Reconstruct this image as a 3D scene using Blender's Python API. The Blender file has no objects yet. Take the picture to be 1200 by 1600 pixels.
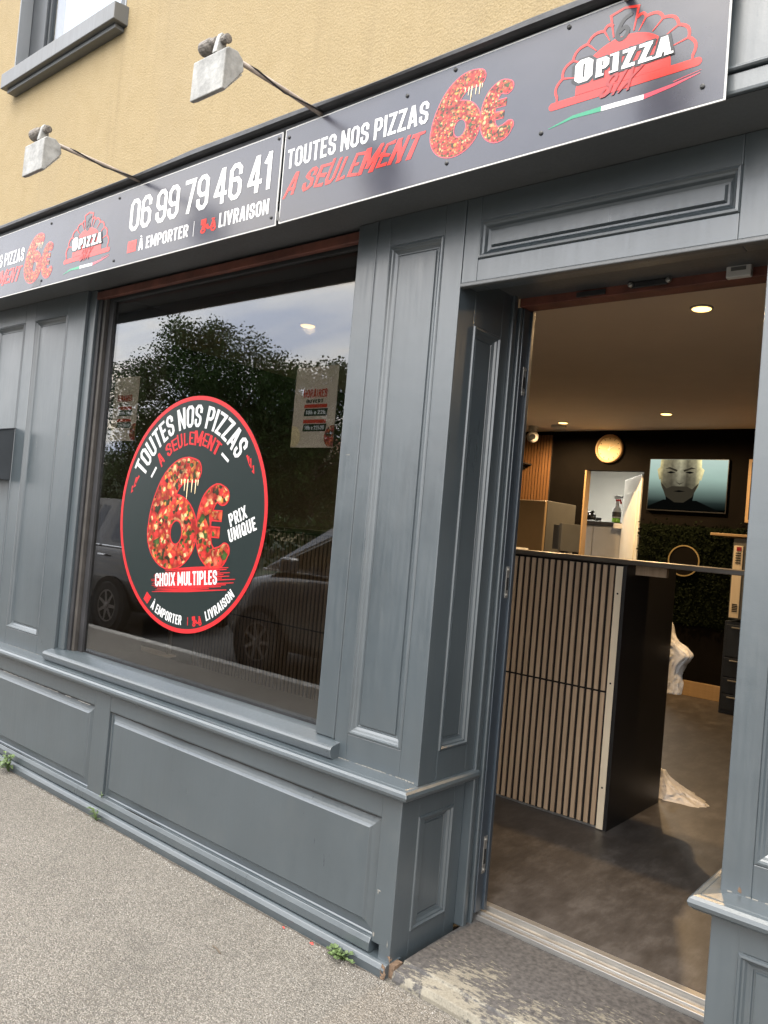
import bpy, math, random
from mathutils import Vector, Matrix, noise
random.seed(7)
SC = bpy.context.scene
COL = SC.collection

# ------------------------------------------------------------------ camera
CAM_POS = Vector((0.0, -2.2, 1.49))
def make_camera():
    yaw, pit, rol = (math.radians(a) for a in (39.75, 1.26, 4.949))
    fwd = Vector((-math.sin(yaw) * math.cos(pit), math.cos(yaw) * math.cos(pit), math.sin(pit)))
    right = Vector((math.cos(yaw), math.sin(yaw), 0))
    up = right.cross(fwd)
    r2 = math.cos(rol) * right + math.sin(rol) * up
    u2 = -math.sin(rol) * right + math.cos(rol) * up
    cd = bpy.data.cameras.new('camera')
    cd.sensor_fit = 'VERTICAL'; cd.sensor_height = 36.0
    cd.lens = 36.0 * 1238.0 / 1600.0
    cd.clip_start = 0.05; cd.clip_end = 500
    cam = bpy.data.objects.new('camera', cd)
    m = Matrix((r2, u2, -fwd)).transposed().to_4x4()
    m.translation = CAM_POS
    cam.matrix_world = m
    COL.objects.link(cam); SC.camera = cam
make_camera()

# ------------------------------------------------------------------ sky, sun, exposure
SUN_EL, SUN_AZ = 52.0, 176.0          # azimuth measured from +Y clockwise (sun stands over the street)
def make_world():
    w = bpy.data.worlds.new('World'); SC.world = w; w.use_nodes = True
    nt = w.node_tree; nd = nt.nodes; nd.clear(); L = nt.links.new
    out = nd.new('ShaderNodeOutputWorld'); bg = nd.new('ShaderNodeBackground')
    sky = nd.new('ShaderNodeTexSky'); sky.sky_type = 'NISHITA'; sky.sun_disc = False
    sky.sun_elevation = math.radians(SUN_EL); sky.sun_rotation = math.radians(SUN_AZ)
    sky.dust_density = 2.0
    tc = nd.new('ShaderNodeTexCoord'); sep = nd.new('ShaderNodeSeparateXYZ')
    L(tc.outputs['Generated'], sep.inputs[0])
    az = nd.new('ShaderNodeMath'); az.operation = 'ABSOLUTE'; L(sep.outputs['Z'], az.inputs[0])
    ad = nd.new('ShaderNodeMath'); ad.operation = 'ADD'; L(az.outputs[0], ad.inputs[0]); ad.inputs[1].default_value = 0.16
    dx = nd.new('ShaderNodeMath'); dx.operation = 'DIVIDE'; L(sep.outputs['X'], dx.inputs[0]); L(ad.outputs[0], dx.inputs[1])
    dy = nd.new('ShaderNodeMath'); dy.operation = 'DIVIDE'; L(sep.outputs['Y'], dy.inputs[0]); L(ad.outputs[0], dy.inputs[1])
    cb = nd.new('ShaderNodeCombineXYZ'); L(dx.outputs[0], cb.inputs[0]); L(dy.outputs[0], cb.inputs[1])
    mp = nd.new('ShaderNodeMapping'); mp.inputs['Rotation'].default_value = (0, 0, 0.5); mp.inputs['Scale'].default_value = (0.55, 1.5, 1)
    L(cb.outputs[0], mp.inputs['Vector'])
    n1 = nd.new('ShaderNodeTexNoise'); n1.inputs['Scale'].default_value = 1.1; n1.inputs['Detail'].default_value = 7; n1.inputs['Roughness'].default_value = 0.52
    n1.inputs['Distortion'].default_value = 0.4
    L(mp.outputs[0], n1.inputs['Vector'])
    cr = nd.new('ShaderNodeValToRGB'); cr.color_ramp.elements[0].position = 0.20; cr.color_ramp.elements[1].position = 0.36
    L(n1.outputs['Fac'], cr.inputs[0])
    n2 = nd.new('ShaderNodeTexNoise'); n2.inputs['Scale'].default_value = 1.9; n2.inputs['Detail'].default_value = 6
    L(mp.outputs[0], n2.inputs['Vector'])
    cc = nd.new('ShaderNodeValToRGB')
    e = cc.color_ramp.elements
    e[0].position = 0.36; e[0].color = (9.2, 9.9, 11.6, 1)
    e[1].position = 0.66; e[1].color = (17.2, 15.4, 12.8, 1)
    m = e.new(0.52); m.color = (12.9, 12.9, 13.0, 1)
    L(n2.outputs['Fac'], cc.inputs[0])
    mx = nd.new('ShaderNodeMix'); mx.data_type = 'RGBA'
    sc = nd.new('ShaderNodeMix'); sc.data_type = 'RGBA'; sc.blend_type = 'MULTIPLY'; sc.inputs[0].default_value = 1
    L(sky.outputs[0], sc.inputs[6]); sc.inputs[7].default_value = (2.2, 2.2, 2.2, 1)
    ov = nd.new('ShaderNodeMath'); ov.operation = 'MULTIPLY_ADD'; L(az.outputs[0], ov.inputs[0]); ov.inputs[1].default_value = 1.05; ov.inputs[2].default_value = 0.68
    cl = nd.new('ShaderNodeVectorMath'); cl.operation = 'SCALE'; L(cc.outputs['Color'], cl.inputs[0]); L(ov.outputs[0], cl.inputs['Scale'])
    L(cr.outputs['Color'], mx.inputs[0]); L(sc.outputs[2], mx.inputs[6]); L(cl.outputs[0], mx.inputs[7])
    L(mx.outputs[2], bg.inputs['Color']); bg.inputs['Strength'].default_value = 0.1
    L(bg.outputs[0], out.inputs[0])
make_world()
def make_sun():
    ld = bpy.data.lights.new('sun', 'SUN'); ld.energy = 1.3; ld.angle = math.radians(42); ld.color = (1.0, 0.93, 0.82)
    o = bpy.data.objects.new('sun', ld); COL.objects.link(o)
    a = math.radians(SUN_AZ); el = math.radians(SUN_EL)
    d = Vector((math.sin(a) * math.cos(el), math.cos(a) * math.cos(el), math.sin(el)))
    o.rotation_euler = (-d).to_track_quat('-Z', 'Y').to_euler()
    o.location = d * 30
make_sun()
SC.view_settings.view_transform = 'Standard'; SC.view_settings.look = 'None'
SC.view_settings.exposure = 1.46; SC.view_settings.gamma = 1.0
SC.view_settings.use_curve_mapping = False
SC.render.engine = 'CYCLES'
SC.cycles.use_denoising = True
SC.cycles.max_bounces = 6; SC.cycles.diffuse_bounces = 3; SC.cycles.glossy_bounces = 3
SC.cycles.transparent_max_bounces = 12
SC.cycles.sample_clamp_indirect = 6.0

# ------------------------------------------------------------------ materials
MATS = {}
def _nodes(name):
    m = bpy.data.materials.new(name); m.use_nodes = True
    nt = m.node_tree; b = nt.nodes['Principled BSDF']
    MATS[name] = m
    return m, nt, b
def mat(name, col, rough=0.5, metal=0.0, spec=0.5, var=0.0, vscale=8.0, bump=0.0, bscale=60.0, emit=None, estr=0.0, stretch=(1, 1, 1), coat=0.0):
    m, nt, b = _nodes(name)
    b.inputs['Base Color'].default_value = (*col, 1); b.inputs['Roughness'].default_value = rough
    b.inputs['Metallic'].default_value = metal; b.inputs['Specular IOR Level'].default_value = spec
    b.inputs['Coat Weight'].default_value = coat
    if emit:
        b.inputs['Emission Color'].default_value = (*emit, 1); b.inputs['Emission Strength'].default_value = estr
    if var or bump:
        N = nt.nodes.new; L = nt.links.new
        g = N('ShaderNodeNewGeometry'); mp = N('ShaderNodeMapping'); mp.inputs['Scale'].default_value = stretch
        L(g.outputs['Position'], mp.inputs['Vector'])
        if var:
            n = N('ShaderNodeTexNoise'); n.inputs['Scale'].default_value = vscale; n.inputs['Detail'].default_value = 6; n.inputs['Roughness'].default_value = 0.6
            L(mp.outputs[0], n.inputs['Vector'])
            r = N('ShaderNodeValToRGB'); lo, hi = 1 - var, 1 + var
            r.color_ramp.elements[0].position = 0.3; r.color_ramp.elements[1].position = 0.7
            r.color_ramp.elements[0].color = (*[c * lo for c in col], 1); r.color_ramp.elements[1].color = (*[min(1, c * hi) for c in col], 1)
            L(n.outputs['Fac'], r.inputs[0]); L(r.outputs[0], b.inputs['Base Color'])
        if bump:
            n = N('ShaderNodeTexNoise'); n.inputs['Scale'].default_value = bscale; n.inputs['Detail'].default_value = 4
            L(mp.outputs[0], n.inputs['Vector'])
            bp = N('ShaderNodeBump'); bp.inputs['Strength'].default_value = bump; bp.inputs['Distance'].default_value = 0.01
            L(n.outputs['Fac'], bp.inputs['Height']); L(bp.outputs[0], b.inputs['Normal'])
    return m
def node_kit(nt):
    N = nt.nodes.new; L = nt.links.new
    def noise_(vec, scale, detail=5, rough=0.55):
        n = N('ShaderNodeTexNoise'); n.inputs['Scale'].default_value = scale; n.inputs['Detail'].default_value = detail
        n.inputs['Roughness'].default_value = rough; L(vec, n.inputs['Vector']); return n.outputs['Fac']
    def vor(vec, scale, feature='F1'):
        n = N('ShaderNodeTexVoronoi'); n.feature = feature; n.inputs['Scale'].default_value = scale; L(vec, n.inputs['Vector']); return n
    def ramp(fac, stops, interp='LINEAR'):
        r = N('ShaderNodeValToRGB'); r.color_ramp.interpolation = interp
        e = r.color_ramp.elements
        while len(e) > 1: e.remove(e[-1])
        e[0].position = stops[0][0]; e[0].color = (*stops[0][1], 1)
        for p, c in stops[1:]:
            k = e.new(p); k.color = (*c, 1)
        L(fac, r.inputs[0]); return r.outputs[0]
    def mix(fac, a, b_, mode='MIX'):
        m = N('ShaderNodeMix'); m.data_type = 'RGBA'; m.blend_type = mode
        if isinstance(fac, (int, float)): m.inputs[0].default_value = fac
        else: L(fac, m.inputs[0])
        for i, x in ((6, a), (7, b_)):
            if isinstance(x, tuple): m.inputs[i].default_value = (*x, 1)
            else: L(x, m.inputs[i])
        return m.outputs[2]
    def bump(h, strength, dist=0.01):
        b = N('ShaderNodeBump'); b.inputs['Strength'].default_value = strength; b.inputs['Distance'].default_value = dist
        L(h, b.inputs['Height']); return b.outputs[0]
    def pos(scale=(1, 1, 1), kind='pos'):
        mp = N('ShaderNodeMapping'); mp.inputs['Scale'].default_value = scale
        if kind == 'pos': L(N('ShaderNodeNewGeometry').outputs['Position'], mp.inputs['Vector'])
        else: L(N('ShaderNodeTexCoord').outputs['Object'], mp.inputs['Vector'])
        return mp.outputs[0]
    def math_(op, a, b_=None):
        m = N('ShaderNodeMath'); m.operation = op
        for i, x in ((0, a), (1, b_)):
            if x is None: continue
            if isinstance(x, (int, float)): m.inputs[i].default_value = x
            else: L(x, m.inputs[i])
        return m.outputs[0]
    return noise_, vor, ramp, mix, bump, pos, math_, L, N

def paint_material(name, col, rough=0.36, streak=1.0):
    m, nt, b = _nodes(name); noise_, vor, ramp, mix, bump, pos, math_, L, N = node_kit(nt)
    p = pos(); ps = pos((30, 30, 1.6)); pb = pos((9, 9, 0.7))
    big = noise_(p, 2.3, 6); st = noise_(ps, 3.0, 5); fine = noise_(p, 220, 2); band = noise_(pb, 2.0, 4)
    base = ramp(big, [(0.25, tuple(c * 0.84 for c in col)), (0.75, tuple(c * 1.14 for c in col))])
    base = mix(0.5, base, ramp(band, [(0.3, tuple(c * 0.92 for c in col)), (0.7, tuple(c * 1.08 for c in col))]))
    # small worn spots where the undercoat shows
    chip = ramp(noise_(p, 34, 8, 0.7), [(0.765, (0, 0, 0)), (0.78, (1, 1, 1))])
    chip2 = math_('MULTIPLY', chip, ramp(noise_(p, 4.5, 3), [(0.56, (0, 0, 0)), (0.62, (1, 1, 1))]))
    base = mix(chip2, base, (0.22, 0.21, 0.18))
    dust = math_('MULTIPLY', ramp(noise_(p, 3.4, 7, 0.68), [(0.50, (0, 0, 0)), (0.80, (0.30, 0.30, 0.30))]), ramp(noise_(pos((9, 9, 3.2)), 2.6, 5), [(0.35, (0, 0, 0)), (0.75, (1, 1, 1))]))
    base = mix(dust, base, (0.10, 0.10, 0.092))
    L(base, b.inputs['Base Color'])
    rg = math_('ADD', ramp(st, [(0.3, (rough - .04,) * 3), (0.7, (rough + .06,) * 3)]), math_('MULTIPLY', dust, 0.35))
    L(math_('ADD', rg, math_('MULTIPLY', math_('SUBTRACT', big, 0.5), 0.25)), b.inputs['Roughness'])
    h = math_('ADD', math_('MULTIPLY', st, 0.15 * streak), math_('MULTIPLY', fine, 0.10))
    h = math_('ADD', h, math_('MULTIPLY', noise_(p, 14, 4), 0.5))
    L(bump(h, 0.22, 0.006), b.inputs['Normal'])
    b.inputs['IOR'].default_value = 2.0
    return m
paint_material('paint', (0.043, 0.056, 0.065), 0.34)
paint_material('paint_navy', (0.020, 0.030, 0.042), 0.35)
paint_material('paint_light', (0.13, 0.14, 0.15), 0.5)
paint_material('paint_sill', (0.055, 0.06, 0.064), 0.5)

def render_wall():
    m, nt, b = _nodes('render'); noise_, vor, ramp, mix, bump, pos, math_, L, N = node_kit(nt)
    p = pos(); pv = pos((1, 1, 0.22))
    grain = noise_(p, 130, 6, 0.65); mid = noise_(p, 9, 5); stain = noise_(pv, 1.6, 5)
    c = ramp(grain, [(0.32, (0.200, 0.148, 0.078)), (0.46, (0.288, 0.226, 0.130)), (0.62, (0.327, 0.262, 0.159))])
    c = mix(0.35, c, ramp(mid, [(0.3, (0.267, 0.208, 0.115)), (0.7, (0.333, 0.268, 0.165))]))
    c = mix(ramp(stain, [(0.55, (0, 0, 0)), (0.8, (0.35, 0.35, 0.35))]), c, (0.255, 0.210, 0.143))
    run = math_('MULTIPLY', ramp(noise_(pos((9, 9, 0.35)), 2.0, 5), [(0.5, (0, 0, 0)), (0.72, (1, 1, 1))]), ramp(noise_(p, 1.1, 3), [(0.42, (0, 0, 0)), (0.62, (0.4, 0.4, 0.4))]))
    c = mix(run, c, (0.23, 0.18, 0.11))
    L(c, b.inputs['Base Color']); b.inputs['Roughness'].default_value = 0.95; b.inputs['Specular IOR Level'].default_value = 0.15
    v = vor(p, 95)
    h = math_('ADD', grain, math_('MULTIPLY', v.outputs['Distance'], 0.4))
    L(bump(h, 0.42, 0.008), b.inputs['Normal'])
render_wall()

def asphalt(name, lo, hi, scale, patch=0.3):
    m, nt, b = _nodes(name); noise_, vor, ramp, mix, bump, pos, math_, L, N = node_kit(nt)
    p = pos(); v = vor(p, scale); v2 = vor(p, scale * 0.55)
    sepc = N('ShaderNodeSeparateColor'); L(v.outputs['Color'], sepc.inputs[0])
    c = ramp(sepc.outputs[0], [(0.0, lo), (0.45, tuple((a + b_) / 2 * 0.95 for a, b_ in zip(lo, hi))), (0.8, hi), (1.0, tuple(min(1, x * 1.35) for x in hi))])
    gap = ramp(v.outputs['Distance'], [(0.35, (1, 1, 1)), (0.75, (0.45, 0.42, 0.38))])
    c = mix(1.0, c, gap, 'MULTIPLY')
    wide = noise_(p, 1.3, 6, 0.6)
    c = mix(patch, c, ramp(wide, [(0.35, tuple(x * 0.62 for x in hi)), (0.65, tuple(x * 0.95 for x in hi))]))
    dirt = noise_(p, 5.0, 6)
    c = mix(ramp(dirt, [(0.62, (0, 0, 0)), (0.78, (0.5, 0.5, 0.5))]), c, tuple(x * 0.8 for x in lo))
    gum = vor(p, 2.6); c = mix(ramp(gum.outputs['Distance'], [(0.020, (0.55, 0.55, 0.55)), (0.028, (0, 0, 0))]), c, tuple(x * 0.6 for x in lo))
    blot_ = math_('MULTIPLY', ramp(noise_(p, 2.2, 5, 0.6), [(0.56, (0, 0, 0)), (0.68, (1, 1, 1))]), ramp(noise_(p, 13, 5), [(0.35, (0, 0, 0)), (0.7, (0.7, 0.7, 0.7))]))
    c = mix(blot_, c, tuple(x * 1.1 for x in lo))
    L(c, b.inputs['Base Color']); b.inputs['Roughness'].default_value = 0.9; b.inputs['Specular IOR Level'].default_value = 0.25
    h = math_('SUBTRACT', 1.0, v.outputs['Distance'])
    h = math_('ADD', h, math_('MULTIPLY', v2.outputs['Distance'], 0.5))
    L(bump(h, 0.7, 0.006), b.inputs['Normal'])
asphalt('asphalt_path', (0.078, 0.073, 0.065), (0.245, 0.229, 0.204), 215, 0.34)
asphalt('asphalt_road', (0.03, 0.03, 0.03), (0.085, 0.083, 0.08), 90)

def step_material():
    m, nt, b = _nodes('worn_step'); noise_, vor, ramp, mix, bump, pos, math_, L, N = node_kit(nt)
    p = pos(); pl = pos((1, 2.6, 1))
    big = noise_(p, 3.0, 5); flake = noise_(pl, 34, 8, 0.7); tiny = noise_(p, 160, 4)
    conc = ramp(tiny, [(0.3, (0.13, 0.12, 0.098)), (0.7, (0.25, 0.23, 0.185))])
    conc = mix(0.4, conc, ramp(noise_(p, 12, 5), [(0.3, (0.13, 0.12, 0.095)), (0.7, (0.24, 0.225, 0.18))]))
    old = ramp(noise_(p, 60, 6), [(0.3, (0.030, 0.029, 0.030)), (0.75, (0.095, 0.090, 0.088))])
    f = math_('ADD', math_('MULTIPLY', big, 0.75), math_('MULTIPLY', flake, 0.72))
    # the walked-on middle has lost most of its paint
    sep = N('ShaderNodeSeparateXYZ'); L(p, sep.inputs[0])
    wear = math_('MULTIPLY', math_('ADD', sep.outputs['Y'], 0.02), 0.62)
    f = math_('ADD', f, wear)
    msk = ramp(f, [(0.73, (0, 0, 0)), (0.80, (1, 1, 1))])
    L(mix(msk, conc, old), b.inputs['Base Color']); b.inputs['Roughness'].default_value = 0.8
    h = math_('ADD', math_('MULTIPLY', msk, 0.5), math_('MULTIPLY', tiny, 0.5))
    L(bump(h, 0.5, 0.004), b.inputs['Normal'])
step_material()

def floor_material():
    m, nt, b = _nodes('vinyl_floor'); noise_, vor, ramp, mix, bump, pos, math_, L, N = node_kit(nt)
    p = pos((1, 1, 1)); ps = pos((3.4, 1.6, 1))
    a = noise_(ps, 3.6, 9, 0.74); g = noise_(pos((40, 4, 1)), 3, 4)
    c = ramp(a, [(0.30, (0.020, 0.018, 0.018)), (0.5, (0.048, 0.044, 0.043)), (0.70, (0.100, 0.094, 0.092))])
    c = mix(0.2, c, ramp(g, [(0.3, (0.025, 0.022, 0.02)), (0.7, (0.075, 0.067, 0.062))]))
    L(c, b.inputs['Base Color']); b.inputs['Roughness'].default_value = 0.42
    L(bump(g, 0.08, 0.003), b.inputs['Normal'])
floor_material()

def wood(name, lo, hi, axis='Z', rough=0.5):
    m, nt, b = _nodes(name); noise_, vor, ramp, mix, bump, pos, math_, L, N = node_kit(nt)
    s = {'Z': (45, 45, 2.2), 'X': (2.2, 45, 45), 'Y': (45, 2.2, 45)}[axis]
    p = pos(s); g = noise_(p, 1.6, 6, 0.6); t = noise_(pos((26, 1, 1)), 1.0, 1)
    c = ramp(g, [(0.25, lo), (0.75, hi)])
    c = mix(0.35, c, ramp(t, [(0.3, lo), (0.7, hi)]))
    L(c, b.inputs['Base Color']); b.inputs['Roughness'].default_value = rough
    L(bump(g, 0.15, 0.003), b.inputs['Normal'])
wood('slat_oak', (0.33, 0.225, 0.14), (0.54, 0.395, 0.27))
wood('slat_wall', (0.11, 0.05, 0.017), (0.20, 0.10, 0.04))
wood('pine', (0.28, 0.18, 0.085), (0.40, 0.27, 0.14), 'X')
wood('cream_strip', (0.62, 0.52, 0.38), (0.74, 0.64, 0.49))

def sign_face():
    m, nt, b = _nodes('sign_face'); noise_, vor, ramp, mix, bump, pos, math_, L, N = node_kit(nt)
    p = pos()
    L(ramp(noise_(p, 6, 5), [(0.3, (0.019, 0.020, 0.033)), (0.7, (0.027, 0.028, 0.044))]), b.inputs['Base Color'])
    L(ramp(noise_(p, 3, 3), [(0.3, (0.20,) * 3), (0.7, (0.27,) * 3)]), b.inputs['Roughness'])
    b.inputs['IOR'].default_value = 1.78
    L(bump(noise_(p, 5, 2), 0.06, 0.02), b.inputs['Normal'])
sign_face()
def ink(name, col, rough=0.2, ior=1.6):
    m, nt, b = _nodes(name); noise_, vor, ramp, mix, bump, pos, math_, L, N = node_kit(nt)
    L(ramp(noise_(pos(), 30, 4), [(0.3, tuple(c * 0.93 for c in col)), (0.7, col)]), b.inputs['Base Color'])
    b.inputs['Roughness'].default_value = rough; b.inputs['IOR'].default_value = ior
ink('ink_white', (0.62, 0.62, 0.62)); ink('ink_red', (0.52, 0.028, 0.020)); ink('ink_darkred', (0.30, 0.02, 0.018))
ink('ink_black', (0.02, 0.02, 0.022)); ink('ink_green', (0.02, 0.25, 0.13)); ink('ink_pink', (0.52, 0.07, 0.10))
ink('sticker_dark', (0.012, 0.019, 0.019), 0.3, 1.45); ink('ink_cream', (0.80, 0.62, 0.38)); ink('core_white', (0.62, 0.62, 0.61), 0.5, 1.45)
ink('st_white', (0.56, 0.57, 0.57), 0.35, 1.45); ink('st_red', (0.46, 0.018, 0.022), 0.35, 1.45)
def pizza(name, scale):
    m, nt, b = _nodes(name); noise_, vor, ramp, mix, bump, pos, math_, L, N = node_kit(nt)
    p = pos(); v = vor(p, scale); v2 = vor(p, scale * 2.3); s1 = N('ShaderNodeSeparateColor'); L(v.outputs['Color'], s1.inputs[0])
    s2 = N('ShaderNodeSeparateColor'); L(v2.outputs['Color'], s2.inputs[0])
    stops = [(0.0, (0.40, 0.022, 0.02)), (0.30, (0.50, 0.07, 0.03)), (0.44, (0.56, 0.24, 0.05)), (0.52, (0.035, 0.075, 0.015)), (0.62, (0.42, 0.03, 0.025)), (0.78, (0.62, 0.40, 0.20)), (0.86, (0.022, 0.028, 0.012)), (0.94, (0.46, 0.10, 0.06))]
    c1 = ramp(s1.outputs[0], stops, 'CONSTANT'); c2 = ramp(s2.outputs[1], stops, 'CONSTANT')
    c = mix(ramp(noise_(p, scale * 0.8, 3), [(0.42, (0, 0, 0)), (0.5, (1, 1, 1))]), c1, c2)
    c = mix(1.0, c, ramp(v.outputs['Distance'], [(0.25, (1.15, 1.1, 1.05)), (0.7, (0.45, 0.35, 0.3))]), 'MULTIPLY')
    L(c, b.inputs['Base Color']); b.inputs['Roughness'].default_value = 0.3
pizza('pizza_small', 80); pizza('pizza_big', 27)

def glass(name, tint, ior, rough=0.0):
    m = bpy.data.materials.new(name); m.use_nodes = True; MATS[name] = m
    nt = m.node_tree; nd = nt.nodes; nd.clear(); L = nt.links.new
    out = nd.new('ShaderNodeOutputMaterial'); mx = nd.new('ShaderNodeMixShader'); fr = nd.new('ShaderNodeFresnel'); fr.inputs['IOR'].default_value = ior
    geo = nd.new('ShaderNodeNewGeometry'); pick = nd.new('ShaderNodeMix'); pick.data_type = 'FLOAT'
    pick.inputs[2].default_value = ior; pick.inputs[3].default_value = 1 / ior
    L(geo.outputs['Backfacing'], pick.inputs[0]); L(pick.outputs[0], fr.inputs['IOR'])   # same reflectance entering and leaving the pane
    tr = nd.new('ShaderNodeBsdfTransparent'); tr.inputs['Color'].default_value = (*tint, 1)
    gl = nd.new('ShaderNodeBsdfGlossy'); gl.inputs['Roughness'].default_value = rough; gl.inputs['Color'].default_value = (0.95, 0.97, 1, 1)
    L(fr.outputs[0], mx.inputs[0]); L(tr.outputs[0], mx.inputs[1]); L(gl.outputs[0], mx.inputs[2]); L(mx.outputs[0], out.inputs[0])
glass('shop_glass', (0.60, 0.61, 0.61), 1.98)
glass('upper_glass', (0.75, 0.78, 0.8), 1.6)
glass('car_glass', (0.04, 0.045, 0.05), 1.6)

mat('black_metal', (0.02, 0.02, 0.022), 0.45, spec=0.5, var=0.3, vscale=12)
mat('cap_metal', (0.035, 0.037, 0.042), 0.5, var=0.35, vscale=9, bump=0.3, bscale=25)
mat('frame_black', (0.022, 0.022, 0.024), 0.5, var=0.3)
mat('frame_brown', (0.045, 0.040, 0.036), 0.5, var=0.3)
mat('rust_red', (0.12, 0.038, 0.025), 0.6, var=0.45, vscale=9, bump=0.2)
mat('aluminium', (0.37, 0.365, 0.355), 0.38, metal=0.75, var=0.12, vscale=20, stretch=(0.3, 6, 6))
mat('alu_dark', (0.30, 0.28, 0.25), 0.5, metal=0.3, var=0.3, vscale=15)
mat('steel', (0.34, 0.33, 0.31), 0.4, metal=0.8, var=0.1, vscale=10)
mat('lamp_grey', (0.25, 0.25, 0.24), 0.55, var=0.38, vscale=22, bump=0.15, bscale=70)
mat('lamp_rod', (0.33, 0.28, 0.24), 0.6, var=0.35, vscale=18, bump=0.2, bscale=60)
mat('lamp_joint', (0.13, 0.115, 0.10), 0.65, var=0.6, vscale=60, bump=0.4, bscale=90)
mat('lens', (0.55, 0.56, 0.55), 0.15)
mat('screw', (0.02, 0.02, 0.02), 0.4)
mat('filler', (0.19, 0.185, 0.17), 0.7, var=0.2, vscale=40)
mat('wood_bare', (0.13, 0.085, 0.055), 0.8, var=0.5, vscale=50, bump=0.4)
mat('gap_black', (0.006, 0.006, 0.006), 0.9)
mat('box_grey', (0.036, 0.041, 0.047), 0.4, var=0.1)
mat('curtain', (0.80, 0.82, 0.84), 0.9, var=0.12, vscale=30)
mat('paper', (0.62, 0.50, 0.40), 0.8, var=0.06)
mat('paper_white', (0.75, 0.73, 0.68), 0.8)
mat('wall_black', (0.0050, 0.0041, 0.0034), 0.85, spec=0.06, var=0.3, vscale=3, bump=0.05)
mat('wall_dark', (0.035, 0.030, 0.027), 0.7, var=0.3, vscale=3)
mat('wall_inner', (0.30, 0.28, 0.25), 0.8, var=0.1)
mat('ceiling', (0.78, 0.69, 0.59), 0.85, var=0.04, vscale=2)
mat('counter_black', (0.012, 0.011, 0.011), 0.45, var=0.25, vscale=6)
mat('felt', (0.012, 0.009, 0.007), 0.95)
mat('counter_top', (0.075, 0.062, 0.05), 0.35, var=0.2)
mat('fridge_front_lit', (0.34, 0.24, 0.13), 0.45, metal=0.1, var=0.1, vscale=3)  # steel door with the warm lamp light on it put into its colour
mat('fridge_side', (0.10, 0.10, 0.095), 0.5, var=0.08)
mat('white_plastic', (0.52, 0.51, 0.49), 0.4, var=0.04)
mat('dark_plastic', (0.02, 0.02, 0.021), 0.35)
mat('navy_cabinet', (0.016, 0.022, 0.035), 0.4, var=0.2)
mat('clock_face', (0.62, 0.48, 0.27), 0.6, var=0.05)
mat('brass', (0.55, 0.42, 0.2), 0.35, metal=0.7)
mat('kitchen_wall', (0.42, 0.42, 0.39), 0.8, var=0.06, vscale=2)
mat('kitchen_cabinet', (0.40, 0.39, 0.37), 0.5, var=0.05)
mat('door_white', (0.78, 0.76, 0.68), 0.5, var=0.04)
mat('hedge', (0.0045, 0.0070, 0.0028), 0.8, spec=0.05, var=0.5, vscale=30)
mat('leaf', (0.040, 0.075, 0.018), 0.6, var=0.5, vscale=1.2)
mat('weed_leaf', (0.082, 0.125, 0.042), 0.5, var=0.35, vscale=60)
mat('bark', (0.09, 0.07, 0.05), 0.9, var=0.4, vscale=6, bump=0.5, bscale=20)
mat('bag_white', (0.68, 0.67, 0.66), 0.4, var=0.12, vscale=14, bump=0.4, bscale=45)
mat('bag_film', (0.52, 0.50, 0.49), 0.3, var=0.15, vscale=18, bump=0.5, bscale=55)
mat('lamp_glow', (0.9, 0.8, 0.6), 0.5, emit=(1.0, 0.60, 0.20), estr=1.6)
mat('kitchen_glow', (0.9, 0.9, 0.9), 0.5, emit=(1.0, 0.95, 0.85), estr=40)
mat('screen_sky', (0.0, 0.0, 0.0), 1.0, spec=0.0, emit=(0.42, 0.56, 0.50), estr=0.36)
mat('screen_low', (0.0, 0.0, 0.0), 1.0, spec=0.0, emit=(0.10, 0.14, 0.13), estr=0.35)
mat('screen_skin', (0.0, 0.0, 0.0), 1.0, spec=0.0, emit=(0.085, 0.075, 0.05), estr=0.35)
mat('screen_skin_lit', (0.0, 0.0, 0.0), 1.0, spec=0.0, emit=(0.20, 0.185, 0.12), estr=0.4)
mat('screen_dark', (0.0, 0.0, 0.0), 1.0, spec=0.0, emit=(0.004, 0.0045, 0.004), estr=0.2)
mat('screen_beard', (0.0, 0.0, 0.0), 1.0, spec=0.0, emit=(0.035, 0.03, 0.02), estr=0.35)
mat('green_liquid', (0.18, 0.42, 0.04), 0.2)
mat('car_dark', (0.075, 0.072, 0.070), 0.28, metal=0.4, spec=0.6, coat=0.6)
mat('car_black', (0.012, 0.012, 0.014), 0.25, coat=0.6)
mat('tyre', (0.02, 0.02, 0.02), 0.8)
mat('rim', (0.22, 0.20, 0.19), 0.35, metal=0.8)
mat('chrome', (0.75, 0.75, 0.75), 0.15, metal=1.0)
mat('headlight', (0.6, 0.62, 0.65), 0.1)
mat('concrete_kerb', (0.34, 0.33, 0.31), 0.85, var=0.25, vscale=10, bump=0.3)
mat('grass_far', (0.022, 0.032, 0.012), 0.9, var=0.4, vscale=0.5)
mat('house_wall', (0.36, 0.30, 0.18), 0.9, var=0.1, vscale=1)
mat('roof_tile', (0.22, 0.10, 0.06), 0.8, var=0.3, vscale=4)
mat('house_glass', (0.03, 0.035, 0.04), 0.1)
mat('fallen_red', (0.45, 0.04, 0.03), 0.6)

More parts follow.
